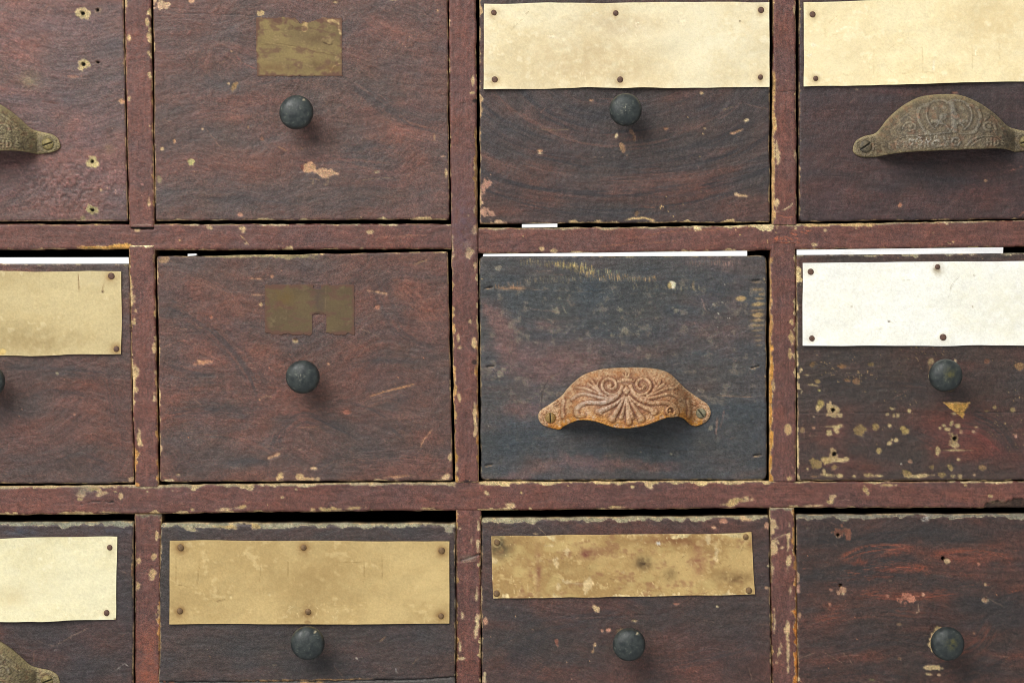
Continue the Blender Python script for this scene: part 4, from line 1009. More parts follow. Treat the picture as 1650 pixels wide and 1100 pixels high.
def c14(f):
    paper_base(f, rgb(250, 235, 192), rgb(238, 219, 172), rgb(252, 240, 204), .9)
    f.soft(1600, 40, 80, 60, rgb(230, 208, 160), .7); f.soft(1340, 80, 70, 70, rgb(246, 230, 188), .5); halos(f, N14, rgb(150, 126, 90), 7, .5)
    g = rgb(196, 172, 126)
    th = np.linspace(0, 6.28, 26); f.scratch([(1451 + 25 * math.cos(a), 96 + 25 * math.sin(a)) for a in th] , .8, g, .4, 0)
    for p in ([(1329, 38), (1329, 60)], [(1407, 68), (1407, 122)], [(1352, 120), (1364, 122), (1376, 118)], [(1486, 72), (1486, 118), (1510, 118)], [(1330, 57), (1360, 55)], [(1566, 72), (1566, 114)], [(1566, 90), (1590, 88)], [(1610, 70), (1610, 112)]): f.scratch(p, .8, g, .4, 0)
    f.scratch([(1332, 41), (1350, 25)], .7, rgb(190, 166, 120), .6); f.scratch([(1346, 53), (1366, 43)], 1.6, rgb(250, 240, 210), .7); f.scratch([(1504, 98), (1503, 116)], 2.4, rgb(252, 244, 216), .8); f.scratch([(1572, 76), (1572, 90)], 1.6, rgb(250, 240, 210), .7)
    f.chip(1311, 73, 4, 3, 0, rgb(252, 244, 214), None, .4, .8, 0); f.chip(1303, 90, 5, 3, -20, rgb(252, 244, 214), None, .4, .8, 0)
card(r14, o14, [(1294, 4), (1752, -8), (1754, 129), (1295, 140)], 142, .0001, c14, N14, lift=.0020, label="blank yellowish name card with faint ghost lettering")
handle(r14, o14, 202, 'bronze', (0, 0), .0002, "tarnished bronze cup handle with leaf ornament")

# ---- D21
def p21(f):
    f.base(rgb(96, 66, 61), rgb(72, 65, 66), rgb(122, 74, 62), bias=-.1, rbias=-1.0, grain='swirl', amp=.8,
           blobs=[('d', 100, 600, 80, 12, 8, 1.3), ('d', 200, 520, 20, 80, 0, 1.0), ('d', 60, 640, 50, 14, -10, 1.0), ('d', 120, 745, 30, 12, 0, 1.2), ('r', 150, 660, 60, 60, 0, 1.1), ('r', 20, 680, 50, 10, 0, 1.0), ('d', 100, 430, 120, 8, 0, 1.2), ('r', 40, 745, 60, 12, 0, .9)])
    for k, (p, sp, al) in enumerate([([(0, 590), (70, 596), (200, 606)], 8, .55), ([(10, 645), (80, 625), (150, 640)], 12, .4), ([(90, 750), (130, 735), (190, 760)], 12, .4), ([(170, 590), (185, 660), (205, 740)], 12, .3)]): f.brush(p, sp, 4, rgb(52, 48, 50), al, seed=k)
    wear(f, T=(7, .25, 2.0, rgb(120, 110, 94)), B=(3, .5, .8), L=None, R=(3, .7, .3))
    f.chip(92, 601, 2.4, 2.4, 0, rgb(160, 150, 120)); f.chip(120, 667, 2, 2, 0, rgb(170, 110, 90)); f.chip(213, 772, 5, 5, 0, rgb(186, 146, 100), CREAM, .5); f.scratch([(192, 768), (200, 752), (206, 740)], .9, rgb(150, 90, 76), .6); f.chip(178, 714, 4, 2.4, 0, rgb(50, 36, 36), None, .5, .7)
    f.chip(200, 427, 9, 3.5, 20, rgb(130, 118, 100), None, .5); f.chip(88, 424, 5, 2.4, 0, rgb(150, 140, 110), None, .5); f.chip(126, 424, 7, 2, 0, rgb(160, 150, 110), None, .5)
    f.flecks(3.3, 4, rgb(170, 120, 100), 1)
r21, o21 = drawer([(-270, 425), (208.5, 424), (216, 778), (-266, 780)], 105, .0002, p21, "red-brown drawer with a creased khaki card, knob cut off by the photo's left edge", rc=5)
N21 = [(180, 445), (188, 562), (-30, 446), (-250, 446), (-250, 566), (-32, 568)]
def c21(f):
    paper_base(f, rgb(208, 190, 144), rgb(188, 168, 122), rgb(218, 202, 160), .9)
    f.soft(60, 550, 70, 20, rgb(158, 136, 94), .5); f.soft(150, 450, 30, 14, rgb(206, 190, 150), .5); halos(f, N21, rgb(140, 104, 62), 9, .6)
    f.scratch([(127, 441), (128, 470)], 1.4, rgb(130, 100, 66), .8, .1); f.scratch([(129, 441), (130, 468)], .9, rgb(226, 208, 168), .7); f.scratch([(169, 452), (166, 468)], 1.3, rgb(146, 118, 82), .8); f.scratch([(166, 470), (158, 474)], 1.6, rgb(226, 208, 168), .7); f.chip(166, 470, 2, 2, 0, rgb(90, 70, 54)); f.chip(4, 568, 6, 5, 0, rgb(222, 186, 96), None, .3)
card(r21, o21, [(-262, 437), (196, 438), (196, 571.5), (-262, 575)], 143, .0002, c21, N21, lift=.0012, label="creased khaki name card")
add_knob(r21, o21, -20, 614, 26, 33, .0002)

# ---- D22
def p22(f):
    f.base(rgb(102, 70, 64), rgb(74, 67, 68), rgb(128, 80, 68), bias=-.1, rbias=-1.0, grain='swirl', amp=.85,
           blobs=[('d', 320, 440, 60, 12, 30, .7), ('d', 290, 500, 40, 12, 40, 1.6), ('d', 310, 600, 40, 22, 20, 1.6), ('d', 330, 665, 80, 10, 0, 1.5), ('d', 380, 750, 40, 9, -12, 1.8), ('d', 450, 700, 18, 40, 20, 1.4), ('d', 560, 690, 50, 16, 35, 1.8), ('d', 620, 580, 90, 12, -8, 1.3), ('d', 540, 740, 60, 20, 0, 1.2), ('r', 330, 560, 30, 16, 0, 1.8), ('r', 420, 570, 40, 30, 30, 1.1), ('r', 660, 650, 30, 20, 0, .8), ('r', 440, 640, 40, 20, 0, .9), ('d', 620, 460, 20, 60, -20, .8), ('r', 660, 480, 40, 40, 40, .8), ('r', 640, 740, 60, 12, 0, 1.0), ('r', 330, 480, 60, 7, 40, 1.1)])
    for k, (p, sp, al) in enumerate([([(262, 480), (300, 500), (350, 540), (400, 600), (420, 660)], 16, .5), ([(260, 590), (310, 605), (350, 610)], 14, .55), ([(262, 668), (340, 660), (420, 672)], 9, .6), ([(330, 770), (370, 748), (420, 742), (440, 750)], 10, .65), ([(440, 735), (452, 700), (490, 672), (540, 690), (600, 720)], 12, .6), ([(560, 650), (610, 670), (660, 710)], 12, .5), ([(530, 600), (590, 580), (700, 582)], 9, .55), ([(600, 440), (625, 500), (650, 540), (715, 570)], 18, .4), ([(500, 760), (560, 735), (640, 750)], 14, .4)]): f.brush(p, sp, 4, rgb(52, 48, 50), al, seed=k)
    for k, (p, sp, al) in enumerate([([(290, 545), (320, 565), (380, 590)], 9, .45), ([(570, 655), (630, 640), (690, 668)], 10, .4), ([(640, 460), (680, 500), (716, 560)], 14, .4), ([(270, 700), (380, 705), (460, 735)], 10, .3), ([(560, 745), (640, 735), (716, 742)], 8, .4), ([(300, 440), (360, 470), (400, 520)], 12, .3)]): f.brush(p, sp, 5, rgb(150, 98, 80), al, seed=30 + k)
    wear(f, T=(6, .5, .6), B=(5, .3, .8, rgb(206, 170, 120)), L=(5, .5, 1.0), R=(4, .55, .6))
    f.edge('T', 7, -.1, rgb(140, 126, 92), rgb(170, 150, 106), 24, band=2.4, gate=gate_x(f, 330, 490, 30), sd=2); f.chip(264, 417, 9, 5, -20, rgb(150, 120, 90), OCHRE, .6)
    for x, y, rx, ry, ro, c in [(326, 584, 13, 3, -10, rgb(198, 126, 88)), (320, 581, 4, 2.4, 0, rgb(206, 140, 96)), (415, 449, 9, 1.8, 0, rgb(206, 140, 100)), (439, 445, 4, 2.8, -30, rgb(206, 130, 90)), (609, 494, 6, 4.5, -20, rgb(206, 120, 90)), (610, 471, 14, 2, 10, rgb(206, 150, 106)), (340, 511, 3, 3.5, 0, rgb(206, 110, 80)), (421, 490, 4, 3, -40, rgb(216, 170, 110)), (415, 475, 8, 1.4, 0, rgb(160, 110, 80)), (440, 735, 10, 3, -20, rgb(206, 150, 106)), (452, 765, 7, 5, -50, rgb(216, 176, 110)), (483, 766, 6, 5, 0, rgb(222, 180, 110)), (492, 771, 12, 3, 0, rgb(216, 170, 110)), (512, 772, 5, 4, -40, rgb(206, 170, 120)), (505, 754, 4, 2, 0, rgb(216, 176, 126)), (720, 767, 9, 4, -20, rgb(216, 180, 126)), (726, 738, 3, 6, 0, OCHRE), (646, 767, 28, 2.2, -4, rgb(180, 120, 84)), (562, 664, 8, 3.5, 0, rgb(150, 96, 80)), (258, 722, 3, 5, 0, rgb(206, 170, 120)), (287, 764, 4, 2.4, 0, OCHRE), (270, 774, 8, 2, 0, CREAM), (476, 550, 5, 3, 0, rgb(190, 160, 110)), (477, 547, 3, 1.6, 0, rgb(80, 60, 44)), (529, 586, 2.4, 2, 0, rgb(200, 130, 90))]:
        f.chip(x, y, rx, ry, ro, c, None, .35)
    f.scratch([(592, 640), (630, 628), (668, 621)], 1.4, rgb(200, 144, 96), .8); f.scratch([(640, 625), (668, 619)], 1.2, rgb(216, 160, 104), .7); f.scratch([(696, 692), (684, 706), (676, 722)], 1.8, rgb(206, 150, 110), .8); f.scratch([(668, 426), (682, 420), (690, 418)], 1.8, rgb(150, 120, 84), .8); f.scratch([(664, 424), (686, 417)], .9, rgb(50, 36, 34), .8)
    f.scratch([(286, 530), (330, 527)], 1.0, rgb(160, 120, 90), .6); f.scratch([(262, 560), (280, 552), (300, 547)], 1., rgb(140, 100, 86), .6); f.scratch([(274, 772), (290, 748), (320, 736)], 1.2, rgb(56, 46, 50), .6); f.scratch([(600, 658), (640, 676), (668, 700)], .9, rgb(62, 50, 52), .6); f.scratch([(700, 460), (740, 462)], .8, rgb(150, 100, 76), .5); f.scratch([(620, 450), (700, 452)], .8, rgb(150, 100, 76), .4); f.scratch([(478, 690), (530, 686)], 1.0, rgb(160, 112, 84), .5); f.scratch([(414, 645), (430, 638), (440, 640)], 1.0, rgb(190, 150, 110), .6)
    f.flecks(3.1, 4, rgb(196, 130, 96), 1)
r22, o22 = drawer([(253.5, 413.5), (721.5, 405.5), (729.5, 773.5), (258, 776)], 106, .0003, p22, "scratched red-brown drawer with a faint olive label remnant, notched at the bottom, above its knob", rc=5)
add_knob(r22, o22, 487, 607, 26.8, 33, .0003)
def m22(f):
    X = f.X + .3 * f.jx; Y = f.Y + .3 * f.jy
    a = np.minimum(np.minimum(X - 427, 571 - X), np.minimum(Y - 459 - .8 * f.jy, 538 - Y - 4 * sst(0, 12, 441 - X) - 1.2 * f.jx))
    notch = (X > 503) & (X < 526) & (Y > 505 + .12 * np.abs(X - 514))
    gap = (np.abs(X - 511) < 7) & (Y < 466)
    return np.where(notch | gap, -1, a)
def pp22(f):
    paper_base(f, rgb(108, 95, 68), rgb(94, 82, 62), rgb(124, 110, 80), 1.3)
    f.soft(455, 480, 22, 16, rgb(112, 92, 56), .6); f.soft(515, 485, 10, 24, rgb(84, 72, 66), .6)
    f.scratch([(526, 462), (524, 500)], 1.2, rgb(126, 108, 82), .6); f.scratch([(428, 536), (500, 538)], 1.2, rgb(150, 126, 90), .6); f.scratch([(503, 506), (514, 503), (524, 505)], 1.2, rgb(44, 34, 30), .8)
remnant(r22, o22, [(424, 456), (574, 456), (574, 540), (424, 540)], 144, .0003, m22, pp22, "faint olive paper remnant", 106, .85)

# ---- D23 : blue black with pink patches and rusty handle
def p23(f):
    PK = rgb(130, 92, 92)
    f.base(rgb(84, 77, 80), rgb(57, 67, 75), PK, bias=.75, rbias=-2.1, grain='flat', amp=.8,
           blobs=[('r', 800, 535, 26, 34, -10, 4.2), ('r', 850, 575, 70, 34, 10, 2.8), ('r', 930, 580, 60, 24, 0, 1.8), ('r', 1030, 560, 70, 14, -5, 2.2), ('r', 830, 650, 50, 14, 5, 3.0), ('r', 780, 505, 10, 10, 0, 3), ('r', 1000, 745, 100, 10, 0, 3.0), ('r', 880, 750, 60, 14, -10, 2.4), ('r', 810, 762, 30, 8, 0, 2.), ('r', 880, 515, 20, 14, 0, 1.8), ('r', 1120, 520, 120, 40, 0, .4), ('r', 1090, 740, 50, 8, 0, 1.8), ('d', 900, 480, 120, 30, 0, 1.0), ('d', 1190, 640, 50, 60, 0, 1.4), ('r', 1170, 430, 70, 20, 0, .9), ('d', 1000, 470, 200, 40, 0, .8), ('d', 860, 700, 60, 30, 0, 1.2), ('d', 1000, 720, 120, 14, 0, 1.0), ('d', 1150, 740, 60, 30, 0, 1.4), ('r', 1180, 500, 14, 60, 0, 1.1)])
    mt = fz(f.X / 14, f.Y / 12, 55, 4, .6); f.C = mix(f.C, rgb(124, 112, 98), sst(.7, 2.2, mt) * .6 * sst(430, 460, f.Y) * (1 - .7 * sst(640, 680, f.Y)))
    # comb of fine vertical ticks along the top, bare streaks at the right edge
    def ticks(x0, x1, ya, yb, n, hgt, c, alpha, sd):
        rs = random.Random(sd)
        for i in range(n):
            t = (i + rs.uniform(-.3, .3)) / n; x = x0 + (x1 - x0) * t; y = ya + (yb - ya) * t + rs.uniform(-2, 2); h = hgt * rs.uniform(.5, 1.2)
            f.scratch([(x, y - h / 2), (x + rs.uniform(-.6, .6), y + h / 2)], 1.3, c, alpha * rs.uniform(.35, 1), .02)
    ticks(840, 940, 421, 430, 22, 9, rgb(170, 148, 92), .8, 1); ticks(895, 960, 424, 438, 18, 14, rgb(190, 160, 92), .9, 2); ticks(850, 1060, 452, 448, 40, 8, rgb(150, 128, 96), .7, 3); ticks(930, 1060, 440, 450, 30, 9, rgb(176, 140, 90), .85, 4); ticks(1020, 1140, 462, 466, 26, 7, rgb(132, 118, 90), .6, 5)
    ticks(1100, 1200, 422, 424, 20, 12, rgb(140, 110, 96), .6, 6); ticks(800, 850, 463, 455, 12, 8, rgb(170, 124, 86), .7, 7); ticks(930, 1000, 432, 440, 14, 7, rgb(140, 150, 110), .7, 8)
    def combs(x0, x1, y, n, h, c, al, sd):
        rs = random.Random(sd)
        for i in range(n):
            x = x0 + (x1 - x0) * (i + .5) / n + rs.uniform(-.8, .8); hh = h * rs.uniform(.5, 1)
            if rs.random() < .8: f.scratch([(x, y - hh / 2 + rs.uniform(-1, 1)), (x, y + hh / 2)], .95, c, al * rs.uniform(.5, 1), .03)
    combs(900, 945, 428, 14, 12, rgb(206, 182, 120), .95, 31); combs(940, 985, 437, 12, 9, rgb(196, 176, 124), .9, 32); combs(860, 960, 448, 26, 8, rgb(150, 142, 116), .8, 33)
    combs(960, 1058, 449, 24, 9, rgb(176, 146, 104), .85, 34); combs(1110, 1180, 424, 16, 10, rgb(150, 116, 100), .7, 35); combs(845, 885, 420, 10, 6, rgb(160, 146, 110), .7, 36); combs(1020, 1130, 464, 22, 7, rgb(150, 140, 112), .6, 37); combs(1080, 1230, 432, 20, 14, rgb(110, 96, 92), .5, 38)
    prand(f, 60, (880, 1040, 455, 545), rgb(150, 138, 118), 41, .9, (3, 10), .6, (0, 60)); prand(f, 50, (800, 1200, 480, 570), rgb(140, 120, 112), 42, .8, (4, 16), .5, (-8, 20)); prand(f, 30, (1060, 1200, 540, 600), rgb(150, 124, 116), 43, .9, (5, 14), .5, (-10, 20))
    f.soft(825, 464, 22, 3, rgb(166, 118, 80), .8); f.chip(1084, 458, 4.5, 6, 10, rgb(232, 224, 190), None, .3); f.chip(1079, 461, 3, 5, 0, rgb(170, 150, 100), None, .3); f.scratch([(1117, 452), (1118, 468)], 2.4, rgb(160, 134, 96), .7)
    for y, x0, w, h, al in [(466, 1212, 20, 3.2, .8), (474, 1222, 12, 3, .8), (481, 1184, 20, 5, .95), (481, 1215, 18, 3, .7), (490, 1210, 24, 4, .9), (500, 1208, 26, 2.4, .6), (507, 1210, 24, 5, .9), (516, 1208, 24, 3, .8), (524, 1209, 22, 3, .8), (532, 1212, 18, 2, .6), (541, 1214, 14, 2, .5), (548, 1216, 12, 2, .5), (556, 1218, 10, 2, .5), (455, 1218, 12, 1.6, .5)]:
        f.chip(x0 + w / 2, y, w / 2, h * .8, -4, rgb(190, 150, 84) if h > 3.5 else rgb(164, 130, 80), None, .14, al, .05)
    pass
    for x, y in [(787, 463), (790, 590), (788, 748), (1218, 452), (1217, 591), (1221, 733)]:
        f.scratch([(x - 7, y + 3), (x + 7, y)], 1.4, rgb(190, 150, 110), .8); f.groove([(x - 6, y + .5), (x + 6, y - 1)], 1.3, 1.0, .85)
    for x, y, r in [(806, 603, 5), (800, 610, 4), (812, 596, 3), (895, 500, 4), (900, 480, 3), (815, 400, 3), (803, 430, 4), (1082, 731, 1.6), (1090, 502, 5), (1000, 500, 5), (985, 540, 4), (1010, 535, 5), (1150, 490, 3), (1146, 690, 3), (1033, 728, 1.8)]:
        f.chip(x, y, r, r * .8, 20, rgb(150, 140, 116), None, .8, .6, .03)
    f.scratch([(1130, 480), (1140, 505)], 1.4, rgb(150, 120, 110), .6); f.scratch([(1168, 660), (1160, 690)], 1.4, rgb(150, 110, 100), .6); f.scratch([(1156, 672), (1154, 700)], 1.8, rgb(160, 120, 104), .7); f.scratch([(1150, 690), (1156, 712)], 1.1, rgb(50, 40, 40), .7)
    f.scratch([(870, 660), (876, 625), (890, 605), (905, 600)], 1.5, rgb(126, 104, 86), .6); f.scratch([(872, 665), (874, 630), (884, 612)], 1.2, rgb(40, 36, 40), .7)
    f.scratch([(1150, 637), (1216, 640)], 1.5, rgb(160, 120, 90), .5); f.scratch([(1090, 640), (1215, 634)], .9, rgb(120, 110, 100), .5); f.scratch([(820, 464), (990, 472), (1200, 475)], .7, rgb(150, 130, 110), .35)
    prand(f, 70, (800, 1220, 430, 600), rgb(126, 120, 112), 9, .9, (8, 40), .28, (-6, 10)); prand(f, 40, (1090, 1230, 520, 600), rgb(120, 126, 130), 10, .9, (10, 40), .3, (-22, 8)); prand(f, 30, (780, 1230, 700, 770), rgb(120, 112, 116), 11, .9, (6, 20), .35, (-30, 20))
    wear(f, T=(3, .5, .8, rgb(130, 120, 96)), B=(2, .8, .3), L=(2.5, .5, .8, rgb(120, 110, 94)), R=(2, .6, .6, rgb(110, 100, 84)))
    f.flecks(3.0, 3.6, rgb(170, 164, 150), 1)
r23, o23 = drawer([(772.5, 412.5), (1235.5, 411.5), (1236, 773), (775, 773.5)], 107, -.0008, p23, "blue-black drawer with pinkish patches and the rusty orange scrolled cup handle", r=3.0, rc=11)
handle(r23, o23, 203, 'rust', (0, 0), -.0008, "rusty orange cast cup handle with scrolls and a shell fan")

# ---- D24 : pale card, splattered spots
def p24(f):
    f.base(rgb(76, 57, 53), rgb(58, 54, 53), rgb(112, 56, 50), bias=.1, rbias=-1.6, grain='flat', amp=.75,
           blobs=[('d', 1450, 610, 220, 26, 0, 1.5), ('d', 1310, 600, 50, 30, 0, 1.0), ('r', 1560, 715, 46, 34, 25, 3.0), ('r', 1590, 740, 60, 22, 20, 2.2), ('r', 1510, 700, 30, 40, 0, 1.6), ('r', 1340, 690, 30, 50, 0, 1.8), ('r', 1370, 740, 60, 20, 0, 1.6), ('d', 1470, 730, 40, 30, 0, 1.6), ('r', 1560, 670, 50, 16, 0, 1.4), ('d', 1540, 755, 20, 14, 0, 1.2), ('r', 1440, 680, 80, 12, 0, .6), ('r', 1640, 720, 12, 50, 0, 1.3)])
    for k, (p, sp, al) in enumerate([([(1560, 665), (1610, 690), (1645, 740)], 14, .6), ([(1290, 620), (1400, 612), (1560, 625)], 16, .5), ([(1400, 690), (1470, 700), (1520, 720)], 12, .4)]): f.brush(p, sp, 5, rgb(46, 42, 42), al, seed=k)
    f.brush([(1530, 690), (1580, 700), (1620, 735)], 14, 5, rgb(132, 64, 56), .5, seed=9)
    wear(f, T=(5, .2, 2.5, rgb(128, 120, 100)), B=(3, .5, .6), L=(8, .1, 2.2, rgb(190, 166, 120)), R=(3, .7, .4))
    K = rgb(188, 164, 104); K2 = rgb(140, 118, 74)
    for x, y, rx, ry, ro, c in [(1385, 693, 10.5, 9.5, 0, K2), (1313, 748, 10, 9, 0, K2), (1411, 687, 6, 6, 0, K2), (1458, 693, 7, 6, 0, rgb(160, 138, 84)), (1416, 725, 5, 4.5, 0, rgb(170, 146, 96)), (1433, 714, 4, 3, -20, K), (1444, 708, 3.4, 3, 0, K), (1437, 708, 1.8, 2, 0, K), (1336, 696, 5, 6, 0, K), (1349, 695, 3.4, 3, 0, K), (1341, 687, 14, 1.8, 0, K), (1350, 688, 8, 3, -40, K), (1322, 651, 5, 8, 20, rgb(160, 140, 86)), (1317, 657, 2.4, 5, 0, K), (1437, 658, 5, 3, 10, K), (1430, 667, 3.4, 2.4, -20, K), (1440, 669, 2.2, 3, 0, K), (1447, 669, 3.4, 4.5, 0, K), (1465, 662, 2.6, 3, 0, K), (1433, 685, 3, 3, 0, K),
                                (1309, 588, 7, 4.5, 0, rgb(118, 92, 60)), (1358, 590, 9, 3.6, 0, rgb(134, 98, 66)), (1403, 587, 5, 3.6, 0, rgb(112, 94, 60)), (1380, 614, 6, 5, 0, rgb(114, 86, 62)), (1365, 613, 5, 2.6, 0, rgb(128, 94, 64)), (1309, 620, 7, 2, 10, K), (1317, 614, 4, 3, 0, K2), (1300, 604, 4, 1.2, 0, K), (1320, 629, 2, 1.6, 0, rgb(160, 150, 80)), (1643, 590, 7, 5.5, 0, rgb(128, 98, 66)), (1590, 582, 5, 4, 0, rgb(104, 72, 56)),
                                (1533, 683, 3, 4, 20, K), (1521, 685, 2.6, 2, 0, K), (1514, 689, 2.2, 2, 0, K), (1527, 691, 5, 2.6, 0, K), (1541, 686, 3, 3, 0, K), (1545, 685, 2, 3, 0, K), (1548, 695, 2.4, 4, 0, rgb(150, 120, 90)), (1512, 725, 4.5, 7, 0, K), (1536, 725, 22, 1.7, 0, K), (1569, 695, 3, 2.4, 0, rgb(190, 150, 110)), (1573, 688, 4, 2, 0, rgb(170, 140, 100)), (1603, 656, 3.4, 3, 0, rgb(150, 126, 70)), (1590, 662, 4, 2, 0, rgb(150, 126, 80)), (1631, 660, 4.5, 5, 0, rgb(154, 134, 90)), (1637, 701, 2.4, 3, 0, rgb(170, 130, 110)),
                                (1532, 752, 5, 5, -30, rgb(150, 130, 84)), (1502, 753, 4, 4, 0, K2), (1583, 755, 7, 5, 0, rgb(130, 104, 70)), (1467, 743, 3.4, 3.6, 0, rgb(150, 116, 92)), (1462, 762, 8, 6, 30, K2), (1485, 766, 22, 3, -4, K), (1518, 765, 8, 4.4, 0, K2), (1535, 767, 5, 3, 0, K), (1547, 767, 4, 3.6, 0, K), (1400, 765, 9, 4, 0, rgb(176, 150, 104)), (1415, 766, 8, 1.8, 0, K), (1376, 767, 2.6, 2, 0, K), (1335, 765, 12, 3, 4, K), (1328, 760, 2.4, 5, -20, K), (1352, 766, 6, 3, 0, K), (1345, 752, 7, 4, 0, rgb(160, 130, 84)), (1312, 767, 6, 1.6, 0, rgb(130, 100, 70)), (1301, 755, 2, 2, 0, K), (1293, 693, 4, 4, 0, rgb(130, 106, 76)), (1570, 764, 2.2, 2.2, 0, rgb(170, 140, 110)), (1544, 740, 2.4, 2, 0, K), (1452, 747, 1.8, 2, 0, rgb(230, 220, 200)), (1311, 689, 2.4, 2, 0, rgb(170, 130, 100)), (1311, 671, 2, 1.6, 0, rgb(180, 150, 120))]:
        f.chip(x, y, rx, ry, ro, c, None, .28)
    f.hole(1343, 661, 3, 12, rgb(180, 152, 96)); f.chip(1353, 668, 4, 4, 0, K, None, .5); f.hole(1538, 707, 3, 9, rgb(160, 138, 92)); f.chip(1539, 716, 10, 5, 0, rgb(180, 154, 100), None, .4); f.chip(1534, 700, 4, 4, 0, K, None, .6)
    f.chip(1341, 740, 13, 6, -10, rgb(186, 158, 104), None, .4); f.hole(1344, 732, 3, 9, rgb(176, 146, 92)); f.chip(1332, 742, 8, 6, 20, rgb(160, 138, 90), None, .3); f.chip(1364, 739, 5, 3, 0, K, None, .3); f.chip(1352, 742, 10, 2, 0, K, None, .4)
    # flake with a straight top edge
    X, Y = f.X, f.Y
    m = np.minimum(np.minimum(Y - 648.2, 26 - np.abs(X - 1543 - .4 * (Y - 648)) - (Y - 648) * .4), 664 - Y + 0 * X) 
    m2 = np.minimum(Y - 648.2, 21 - np.abs(X - 1540 - .45 * (Y - 648)) - 1.0 * (Y - 648) * .8 + .8 * f.jx)
    f.put(np.clip(m2 + .5, 0, 1), rgb(206, 158, 84), .3); f.put(np.clip(np.minimum(Y - 647.5, np.minimum(650.2 - Y, 22 - np.abs(X - 1542))) + .3, 0, 1), rgb(216, 172, 110), .2); f.scratch([(1516, 647.3), (1562, 647.3)], .9, rgb(40, 26, 20), .7)
    f.chip(1537, 666, 4, 2.4, 0, K, None, .4)
    f.chip(1500, 583, 5, 4, -30, K, None, .5, .8); f.chip(1499, 606, 2.4, 3, 0, CREAM); f.soft(1499, 595, 3, 12, rgb(120, 96, 66), .8); f.chip(1539, 581, 2.4, 3, 0, CREAM)
    f.groove([(1287, 664.6), (1430, 664.4), (1650, 664)], .6, .25, .3); f.scratch([(1287, 665.6), (1420, 665.4)], .6, rgb(120, 90, 80), .5)
    f.flecks(2.6, 3.4, rgb(150, 124, 84), 1, where=.25 * np.exp(-((Y - 595) / 30) ** 2), alpha=.7)
r24, o24 = drawer([(1283.5, 410.5), (1758, 407), (1759, 773), (1285, 773.8)], 108, .0003, p24, "dark drawer with a near-white card and tan spots scattered below its black knob", rc=4, rt=3.5)
N24 = [(1306, 438), (1510, 430), (1308, 545), (1519, 543), (1735, 434), (1734, 546)]
def c24(f):
    paper_base(f, rgb(254, 253, 243), rgb(249, 247, 232), rgb(242, 238, 218), .9)
    f.soft(1630, 500, 60, 60, rgb(234, 230, 208), .5); halos(f, N24, rgb(190, 170, 140), 6, .4); halos(f, [(1510, 433)], rgb(110, 90, 60), 8, .5)
    f.chip(1432, 518, 1.8, 1.4, 0, rgb(110, 100, 90)); f.scratch([(1526, 482), (1532, 462), (1545, 446)], .8, rgb(150, 140, 120), .6); f.scratch([(1452, 451), (1470, 452)], .8, rgb(200, 194, 170), .6); prand(f, 14, (1390, 1450, 518, 545), rgb(214, 208, 184), 12, .8, (4, 14), .5, (-30, 20)); f.chip(1372, 494, 1.4, 1.4, 0, rgb(190, 180, 160)); f.chip(1569, 444, 1.4, 1.4, 0, rgb(160, 150, 130)); f.chip(1567, 494, 1.4, 1.8, 0, rgb(190, 170, 140))
card(r24, o24, [(1293, 424), (1748, 420), (1749, 556), (1293, 557)], 145, .0003, c24, N24, lift=.0008, label="blank near-white name card", wob=.4)
add_knob(r24, o24, 1525.5, 606, 26.5, 32, .0003)

# ---- D31
def p31(f):
    f.base(rgb(74, 57, 58), rgb(56, 54, 59), rgb(110, 64, 54), bias=.1, rbias=-1.5, grain='flat', amp=.7,
           blobs=[('r', 5, 1020, 20, 16, 0, 3.0), ('d', 60, 1020, 50, 20, 0, .9), ('r', 110, 1040, 30, 16, 0, .9), ('r', 205, 1090, 20, 16, 0, 2.2), ('d', 190, 950, 20, 80, 0, .8), ('r', 150, 860, 120, 8, 0, .8), ('d', 150, 1080, 40, 18, 0, .8)])
    wear(f, T=(4.5, -.15, 6.5, rgb(128, 126, 108)), B=(3, .6, .5), L=None, R=(4, .4, .8, rgb(110, 90, 66)))
    f.soft(30, 856, 50, 7, rgb(62, 66, 78), .6); f.soft(170, 855, 50, 6, rgb(76, 80, 88), .5)
    f.scratch([(188, 1078), (200, 1068), (208, 1072)], 1.2, rgb(170, 160, 150), .8); f.scratch([(88, 1050), (98, 1030)], 1., rgb(120, 110, 106), .6); f.scratch([(214, 905), (214, 930)], 2, rgb(140, 100, 64), .7); f.flecks(3.1, 3.6, rgb(126, 116, 112), 1)
r31, o31 = drawer([(-268, 842), (216, 840), (215.5, 1198), (-266, 1200)], 109, .0018, p31, "dark drawer with a cream card above a dusty sand-coloured cup handle, bottom left", r=3, rt=7, rc=8)
N31 = [(178, 881), (173, 986), (-20, 884), (-20, 988), (-240, 884), (-240, 990)]
def c31(f):
    paper_base(f, rgb(238, 230, 192), rgb(226, 215, 172), rgb(243, 236, 204), .9)
    f.soft(20, 960, 30, 18, rgb(206, 186, 140), .5); f.soft(70, 940, 80, 40, rgb(234, 226, 190), .4); halos(f, N31, rgb(180, 150, 110), 6, .4); prand(f, 12, (60, 170, 960, 990), rgb(210, 198, 160), 13, .8, (5, 16), .5, (0, 15)); f.scratch([(20, 882), (40, 876)], .8, rgb(240, 234, 210), .6); f.chip(188, 996, 3, 2, 0, rgb(120, 96, 60))
card(r31, o31, [(-262, 868), (190, 864.5), (188.5, 997), (-262, 1004)], 146, .0018, c31, N31, lift=.0016, label="blank cream name card")
handle(r31, o31, 204, 'bronze', (-1573.2, 866), .0019, "dusty sand-coloured cup handle")

